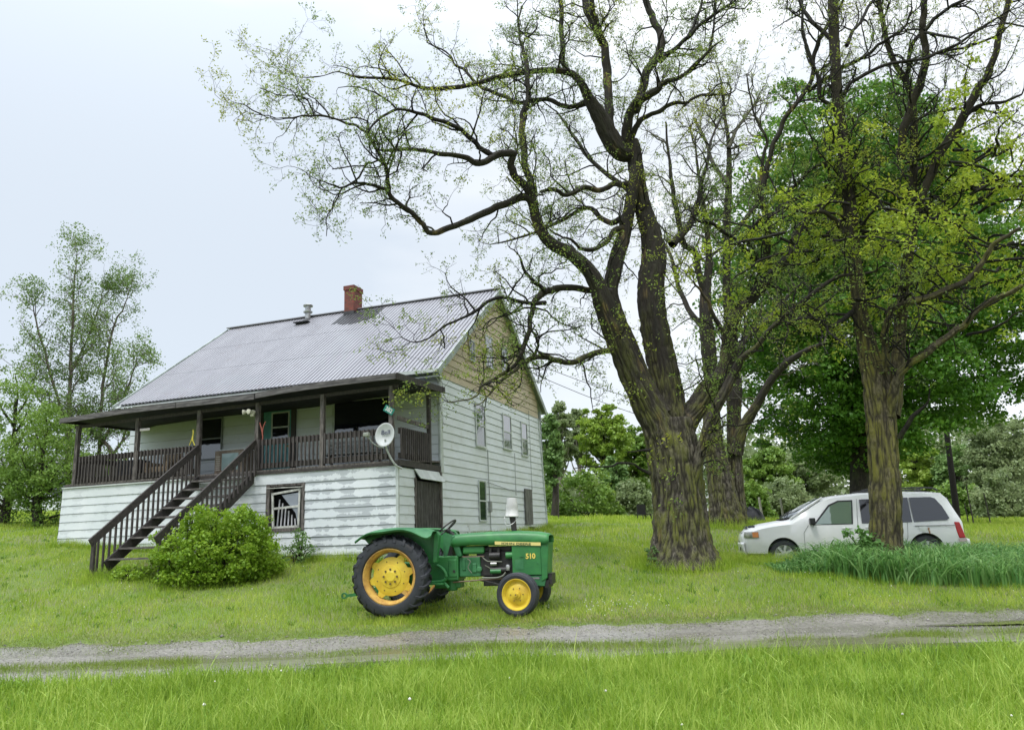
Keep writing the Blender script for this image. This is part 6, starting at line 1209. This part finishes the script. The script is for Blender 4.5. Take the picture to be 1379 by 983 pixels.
def crown_tree(name, label, base, c, r, n, per, cs, size, leaf, bark, tr_=.25, group=None, hole=.35, limbs=16, lean=(0, 0), core=.25, trunkpts=None, flat=.55, cut=None, up=.5, top=.6):
    root = thing(name, label, 'tree' , tuple(base)); base = np.array(base, float); c = np.array(c, float)
    (V, F), W = clump_crown(c, r, n, per, cs, size, hole=hole, seed=rng.uniform(0, 90), lean=lean, core=core, flat=flat, cut=cut, up=up)
    S = Soup(); topp = np.array([c[0] + lean[0] * top, c[1], c[2] + r[2] * top]); P = smooth_path(np.array([base - (0, 0, .3), base * .6 + topp * .4 + rng.normal(0, tr_ * .5, 3), topp]), 8); S.add(*tube(P, np.linspace(tr_ * 1.15, tr_ * .12, len(P)), 10))
    idx = rng.choice(len(W), min(limbs, len(W)), replace=False)
    for i in idx:
        j = int(np.clip((W[i][2] - base[2]) / (topp[2] - base[2]) * len(P) * .75, 1, len(P) - 3)); a = P[j]; b = W[i]; mid = (a + b) / 2 + np.array([0, 0, -.06 * np.linalg.norm(b - a)]) + rng.normal(0, .1, 3); Q = smooth_path(np.array([a, mid, b]), 5); S.add(*tube(Q, np.linspace(tr_ * .32, tr_ * .05, len(Q)), 6))
    S.build('trunk', bark, root); lf = Soup(); lf.add(V, F); lf.build('crown', leaf, root, smooth=False)
    if group: root['group'] = group
    return root
b_dark = barkmat('dark_bark', (.06, .05, .04), (.02, .017, .015), (.06, .07, .03), .4, scale=.6)
b_pale = barkmat('pale_bark', (.40, .37, .32), (.16, .13, .11), (.3, .3, .2), .2, scale=.8)
l_maple = leafmat('maple_leaf', (.05, .15, .016), (.09, .225, .025), (.19, .36, .045), .35, patch=.45, pscale=.5)
c_ = at(1190, 400, 31.5)
mp_ = crown_tree('maple_tree', 'large dense dark green maple filling the space behind the white van', (at(1158, 700, 31.5)[0], 31.5, g1(13.9, 31.5)), c_, (6.9, 5.2, 8.9), 2100, 100, .85, .165, l_maple, b_dark, tr_=.42, hole=.38, limbs=26, core=.30, flat=.40, cut=lambda W: W[:, 2] > 1.7 + np.clip((W[:, 0] - 14.5) * .7, 0, 2.2))

# background trees, each placed by the direction it is seen in and its distance
l_b1 = leafmat('spring_leaf', (.17, .28, .04), (.24, .37, .05), (.34, .45, .09), .35, pscale=.3); l_b2 = leafmat('mid_leaf', (.11, .22, .07), (.17, .29, .09), (.26, .38, .13), .3, pscale=.3)
l_b3 = leafmat('greyish_leaf', (.16, .22, .10), (.22, .29, .13), (.30, .36, .17), .35, pscale=.3); l_b4 = leafmat('bush_leaf', (.11, .21, .035), (.17, .29, .05), (.27, .38, .08), .32, pscale=.5)
BG = [
 ('spring_tree', 'bright yellow green tree rising beyond the hedge between house and old locust', 812, 592, 55, 34, 52, l_b1, .55, 150, 'far'),
 ('slender_tree', 'thin grey green tree touching the right edge of the house roof', 753, 590, 58, 22, 50, l_b3, .75, 90, 'far'),
 ('dark_tree', 'dark green tree close behind the rear corner of the house', 742, 610, 44, 14, 50, l_b2, .35, 90, 'far'),
 ('slender_tree', 'wispy tall tree just left of the bright yellow green tree', 782, 588, 62, 16, 46, l_b3, .7, 70, 'far'),
 ('spring_tree', 'green tree seen just left of the old locust trunk above the small bush', 856, 620, 60, 26, 52, l_b4, .5, 120, 'far'),
 ('dark_tree', 'dusky green tree low between the hedge and the old locust trunk', 826, 650, 52, 18, 34, l_b2, .4, 80, 'far'),
 ('spring_tree', 'olive green tree seen between the twin locust and the maple', 1035, 645, 60, 36, 48, l_b4, .35, 150, 'far'),
 ('pale_tree', 'hazy green tree far behind the van bonnet', 1080, 650, 72, 40, 44, l_b3, .35, 150, 'far'),
 ('pale_tree', 'pale green tree at the far right edge beyond the thin fence posts', 1352, 628, 60, 46, 72, l_b3, .35, 240, 'far'),
 ('spring_tree', 'light green tree seen under the maple just right of the lone right trunk', 1235, 640, 66, 40, 50, l_b1, .35, 150, 'far'),
 ('dark_tree', 'mid green tree directly behind the leaning utility pole', 1292, 650, 64, 34, 62, l_b2, .4, 150, 'far'),
 ('pale_tree', 'soft grey green tree left of the leaning utility pole top', 1262, 632, 78, 30, 54, l_b3, .4, 110, 'far'),
 ('leafy_tree', 'young leafy green tree at the far left edge of the yard', 14, 600, 27, 62, 106, l_b4, .55, 250, 'left'),
 ('leafy_tree', 'dark stemmed leafy tree standing close beside the left end of the house', 60, 625, 25.5, 54, 90, l_b4, .52, 250, 'left'),
]
for nm_, lb_, px, py, Y, rx, rz, lf_, hole, n_, grp in BG:
    c = at(px, py, Y); k = Y / FPX; bz = g1(c[0], Y); sz = .10 + Y * .0026 if grp == 'far' else .09
    crown_tree(nm_, lb_, (c[0], Y, bz), c, (rx * k, rx * k * .8, rz * k), n_, 80 if grp == 'far' else 46, .14 * rx * k + .22, sz, lf_, b_dark if nm_ != 'slender_tree' else b_pale, tr_=.09 + .0028 * Y, hole=hole, limbs=26, group='trees beyond the yard' if grp == 'far' else 'young trees left of the house', core=.33)
# bushes beyond the lawn
def bush(name, label, c, r, n, per, cs, size, leaf, group=None, cat='bush', stems=10):
    root = thing(name, label, cat, (c[0], c[1], c[2])); (V, F), W = clump_crown((c[0], c[1], c[2] + r[2] * .25), r, n, per, cs, size, flat=.7, hole=.25, seed=rng.uniform(0, 90), core=.3, cut=lambda W: W[:, 2] > gz(W[:, 0], W[:, 1]) + .03)
    S = Soup()
    for i in rng.choice(len(W), min(stems, len(W)), replace=False):
        Q = smooth_path(np.array([[c[0] + rng.normal(0, r[0] * .15), c[1] + rng.normal(0, r[1] * .15), c[2] - .05], (np.array(c) * .5 + W[i] * .5) + (0, 0, .1 * r[2]), W[i]]), 4); S.add(*tube(Q, np.linspace(.012 + .008 * r[2], .004, len(Q)), 5))
    S.build('stems', b_dark, root); lf = Soup(); lf.add(V, F); lf.build('foliage', leaf, root, smooth=False)
    if group: root['group'] = group
    return root
for nm_, lb_, px, Y, rx, rz, lf_ in (('hedge_bush', 'wide rounded light green bush behind the right rear corner of the house', 782, 46, 58, 56, l_b4), ('hedge_bush', 'small pale bush left of the old locust trunk at the lawn edge', 850, 47, 30, 42, l_b3), ('hedge_bush', 'low green bush beyond the twin locust base', 1012, 46, 24, 36, l_b4), ('hedge_bush', 'soft green bush beyond the van bonnet', 1060, 48, 40, 44, l_b3), ('hedge_bush', 'pale feathery bush by the fence posts at the right edge', 1355, 44, 42, 50, l_b3), ('hedge_bush', 'green bush filling the gap right of the van tail', 1290, 52, 30, 36, l_b4)):
    c = at(px, 690, Y); k = Y / FPX; bush(nm_, lb_, (c[0], Y, g1(c[0], Y)), (rx * k, rx * k * .7, rz * k), 160, 50, .5, .22, lf_, 'bushes along the far lawn edge')
# far woods reading as one mass
n = 46000; x = rng.uniform(-75, 80, n); y = 84 + rng.uniform(-5, 10, n); hh = 3.4 + 4.2 * vnoise(np.stack([x * .13, 0 * x, 0 * x + 2], 1)) + 1.6 * vnoise(np.stack([x * .5, 0 * x, 0 * x + 8], 1)); hh *= np.where(x > 16, 1.35, 1); C = np.stack([x, y, gz(x, y) + hh * rng.random(n) ** .75], 1)
V, F = leafquads(C, .62, .3, .7, .2); tag(npmesh('distant_woods', V, F, l_b3), 'hazy green woods closing the view beyond the field', 'woods', kind='stuff')
n = 16000; x = rng.uniform(-60, -14, n); y = 52 + rng.uniform(-3, 6, n); C = np.stack([x, y, gz(x, y) + 4.2 * vnoise(np.stack([x * .3, 0 * x, 0 * x + 2], 1)) * rng.random(n) ** .7], 1); V, F = leafquads(C, .35, .3, .7, .2)
tag(npmesh('thicket', V, F, l_b4), 'tangled green thicket rising behind the trees left of the house', 'thicket', kind='stuff')

# birch at the left
TB = [([(92, 716, 4.5), (92, 650, 4), (93, 590, 3.6), (94, 530, 3.2), (96, 470, 2.6), (98, 420, 2.1), (100, 385, 1.4), (102, 358, .8), (103, 345, .5)], 0, 0), ([(128, 716, 4), (131, 650, 3.6), (134, 590, 3.2), (138, 530, 2.7), (145, 480, 2.2), (155, 435, 1.7), (166, 415, 1.2), (174, 392, .6)], .4, 1.0), ([(94, 600, 2.8), (78, 540, 2.4), (62, 480, 2), (50, 440, 1.5), (44, 412, .8)], 0, -.8),
      ([(136, 600, 2.6), (156, 560, 2), (172, 520, 1.5), (184, 490, 1)], .5, -.5), ([(97, 500, 2), (120, 450, 1.5), (133, 415, 1.1), (138, 392, .6)], 0, 1), ([(94, 560, 2), (60, 545, 1.6), (40, 520, 1.2), (25, 500, .8)], 0, -1), ([(150, 690, 4.6), (152, 640, 4.2), (150, 612, 3.8), (142, 596, 3.2), (128, 585, 2.4), (118, 570, 1.6)], .5, .2), ([(150, 615, 3), (162, 598, 2.4), (170, 580, 2), (182, 560, 1.4)], .5, .8)]
BIR = dict(gap=[.24, .22, .20], t0=[.08, .1, .1], up=[.6, .15, 0], len=[1.35, .65, .36], seg=[6, 4, 3], gnarl=[.16, .2, .22], trop=[.02, -.04, -.10], r=[.022, .010, .006], rmin=.003, sides=[5, 4, 3])
limbs_tree('birch_tree', 'tall airy birch with pale thin stems left of the house roof', at(92, 716, 30), TB, 30, BIR, b_pale, barkmat('birch_twig_bark', (.24, .20, .17), (.09, .075, .065), (.1, .1, .06), .2), leafmat('birch_leaf', (.10, .19, .05), (.16, .26, .07), (.25, .35, .10), .42), (1., 14, .085, .10, .6, .6, .2), fine=.5)

# shrub by the stairs and smaller plants
l_sh = leafmat('shrub_leaf', (.13, .25, .02), (.22, .37, .03), (.34, .48, .06), .38, patch=.4, pscale=1.6)
bush('flowering_shrub', 'big round bright green shrub growing in front of the wooden stairs', (-5.92, 16.35, g1(-5.92, 16.35)), (1.45, 1.0, 1.12), 900, 46, .17, .068, l_sh, cat='shrub', stems=40)
bush('small_shrub', 'low sprawling green shrub hugging the foot of the stair rail', (-7.6, 16.2, g1(-7.6, 16.2)), (.5, .4, .26), 60, 30, .13, .055, l_sh, cat='shrub', stems=30)
bush('leggy_weed', 'leggy green weed under the broken basement window right of the shrub', (-4.55, 17.55, g1(-4.55, 17.55)), (.42, .3, .62), 60, 24, .11, .055, l_b2, cat='weed', stems=26)
bush('trunk_ivy', 'small dark leafy plant clinging to the left foot of the old locust trunk', (2.95, 16.25, g1(2.95, 16.25)), (.18, .16, .42), 30, 26, .07, .05, l_b2, cat='plant', stems=6)
bush('milkweed', 'tall broad leaved weed rising left of the lone right trunk before the van', (6.95, 15.6, g1(6.95, 15.6)), (.5, .3, .75), 46, 22, .16, .11, leafmat('milkweed_leaf', (.06, .17, .04), (.10, .23, .05), (.16, .30, .08), .3), cat='weed', stems=20)
S = Soup(); n = 9500; x = rng.uniform(5.2, 16, n); y0 = np.interp(x, [5.2, 6.5, 8, 10, 16], [15.3, 14.5, 14.0, 13.75, 13.5]); y = y0 + rng.random(n) * np.interp(x, [5.2, 7, 8.2, 16], [.9, 2.0, 3.2, 3.9]); kk = clump(x, y, 1.5)
e = np.clip((x - 5.0) / 1.2, .35, 1); S.add(*blades(x, y, (.55 + .5 * kk) * e * rng.uniform(.65, 1.25, n), rng.uniform(.020, .042, n), 6, .75, fold=1.25))
tag(S.build('daylily_bed', leafmat('daylily_leaf', (.07, .20, .05), (.14, .31, .08), (.32, .50, .18), .34, rough=.35, patch=.3)), 'dense bed of long arching daylily leaves around the lone right trunk', 'daylilies', kind='stuff')

# ---------------------------------------------------------------- far small things
def rod(name, label, cat, p, q, Y, r, mat, group=None):
    a = at(*p, Y); b = at(*q, Y); b[2] = min(b[2], g1(b[0], Y) - .1); mb = MB(); mb.cyl(a, b, r * .8, r, n=10); mb.cyl(a, a + Vector((0, 0, .02)), r * .8, r * .4, n=10); o = mb.build(name, mat, smooth=True); tag(o, label, cat, group); return o
m_rust = pmat('rusty_rod', (.05, .04, .035), .7); m_pp = pmat('pale_post', (.34, .33, .27), .8)
rod('fence_post', 'tall thin dark fence rod, middle one right of the van tail', 'fence post', (1301, 652), (1311, 702), 30, .025, m_rust, 'fence posts beyond the yard'); rod('fence_post', 'short thin dark fence rod nearest the van tail', 'fence post', (1299, 678), (1304, 702), 33, .025, m_rust, 'fence posts beyond the yard'); rod('fence_post', 'thin dark fence rod at the right edge with a pale clip', 'fence post', (1325, 664), (1334, 703), 30, .025, m_rust, 'fence posts beyond the yard')
rod('fence_post', 'pale wooden fence post beside the black tarped heap', 'fence post', (1022, 670), (1028, 703), 33, .06, m_pp, 'fence posts beyond the yard'); rod('fence_post', 'pale wooden fence post seen above the van bonnet', 'fence post', (1051, 672), (1056, 703), 35, .055, m_pp, 'fence posts beyond the yard'); rod('fence_post', 'thin dark fence rod in front of the wide bush behind the house corner', 'fence post', (752, 650), (752, 696), 38, .03, m_rust, 'fence posts beyond the yard')
up_ = thing('utility_pole', 'leaning brown utility pole seen right of the maple behind the van', 'utility pole', tuple(at(1291, 706, 40))); a = at(1272, 560, 40); b = at(1291, 712, 40)
mb = MB(); mb.cyl(a, b, .12, .17, n=12); o = mb.build('pole', b_dark, None, smooth=True); o.parent = up_; o.matrix_parent_inverse = Matrix.Translation(up_.location).inverted()
mb = MB(); mb.cyl(a + (0, 0, -.25), a + (0, -.0, -.05), .05, n=8); mb.cyl(Vector(a) + Vector((-.14, 0, -.4)), Vector(a) + Vector((-.14, 0, -.25)), .04, n=8); o = mb.build('insulator', m_trim, None); o.parent = up_; o.matrix_parent_inverse = Matrix.Translation(up_.location).inverted()
def wire(label, p, q, sag_):
    p = np.array(p, float); q = np.array(q, float); t = np.linspace(0, 1, 24)[:, None]; P = p + (q - p) * t; P[:, 2] -= (sag_ * 4 * t * (1 - t))[:, 0]; V, F = tube(P, np.full(24, .011), 5); tag(npmesh('power_line', V, F, m_rust, smooth=True), label, 'power line', 'overhead wires')
hh_ = hp(-.1, 6.6, 3.9); wire('upper thin wire running from the house gable right behind the old locust', hh_, a + (0, 0, .0), 1.6); wire('lower thin wire running from the house gable right behind the old locust', hp(-.1, 6.9, 3.55), a + (0, 0, -.35), 1.9)
wire('thin wire leaving the left end of the roof toward the birch', hp(10.1, 2.2, 3.3), at(-60, 545, 36), .5)
# black tarped heap beyond the twin locust
mb = MB(); rows = []; cc = at(1009, 698, 30); cc[2] = g1(cc[0], 30)
for j in range(7):
    t = j / 6; rows.append([(cc[0] + (1.0 * math.cos(t * 1.5) * math.cos(a_)) * (.62 + .06 * math.sin(3 * a_)), 30 + .4 * math.cos(t * 1.5) * math.sin(a_) * (1 + .1 * math.sin(5 * a_)), cc[2] - .05 + .62 * math.sin(t * 1.5) * (1 + .06 * math.cos(2 * a_))) for a_ in np.linspace(0, 2 * math.pi, 25)[:-1]])
mb.grid(rows, closed=True); mb.add(rows[-1], [tuple(range(24))]); tag(mb.build('tarped_heap', pmat('black_tarp', (.010, .010, .014), .45, bump=.5, bscale=5), smooth=True), 'rounded black tarp covered heap between the twin locust and the van bonnet', 'heap')
# folded dark chair by the far lawn edge
fc = thing('garden_chair', 'small black garden chair on the lawn left of the old locust trunk', 'chair', (at(868, 702, 34)[0], 34, g1(at(868, 702, 34)[0], 34)), R(25)); mbk = pmat('chair_black', (.012, .012, .013), .5)
mb = MB(); mb.box((-.22, -.22, .28), (.22, .2, .31)); mb.build('seat', mbk, fc); mb = MB(); mb.box((-.22, .17, .31), (.22, .20, .72)); mb.build('backrest', mbk, fc)
for sx in (-.2, .2):
    for sy in (-.2, .18): mb = MB(); mb.beam((sx * 1.1, sy * 1.2, -.03), (sx, sy, .28), .035, .035); mb.build('leg', mbk, fc)
# far road and a low white house behind the left trees
xs = np.linspace(18, 60, 43); V = np.concatenate([np.stack([xs, 0 * xs + 55, gz(xs, 0 * xs + 55) + .10], 1), np.stack([xs, 0 * xs + 58.5, gz(xs, 0 * xs + 58.5) + .14], 1)]); i = np.arange(42); tag(npmesh('far_road', V, np.stack([i, i + 1, i + 44, i + 43], 1), pmat('far_asphalt', (.22, .22, .21), .7)), kind='structure')
fx, fy = at(62, 660, 46)[0], 46.; fh = thing('far_house', 'low white house half hidden behind the trees at the left edge', 'house', (fx, fy, g1(fx, fy)), R(8))
mb = MB(); mb.box((-3.2, 0, -.5), (2.0, 3, 2.3)); mb.build('wall', m_white, fh); mb = MB(); mb.prism([(-3.5, 2.28), (2.3, 2.28), (2.3, 2.4), (-3.5, 2.4)], lambda a, b: (a, -.3, b), lambda a, b: (a, 1.5, b + 1.1)); mb.prism([(-3.5, 2.28), (2.3, 2.28), (2.3, 2.4), (-3.5, 2.4)], lambda a, b: (a, 3.3, b), lambda a, b: (a, 1.5, b + 1.1)); mb.build('roof', pmat('grey_roof', (.16, .16, .17), .8), fh)
for wx in (-2.2, .3): mb = MB(); mb.box((wx, -.03, .9), (wx + .9, .0, 1.8)); mb.build('window', g_dark, fh)
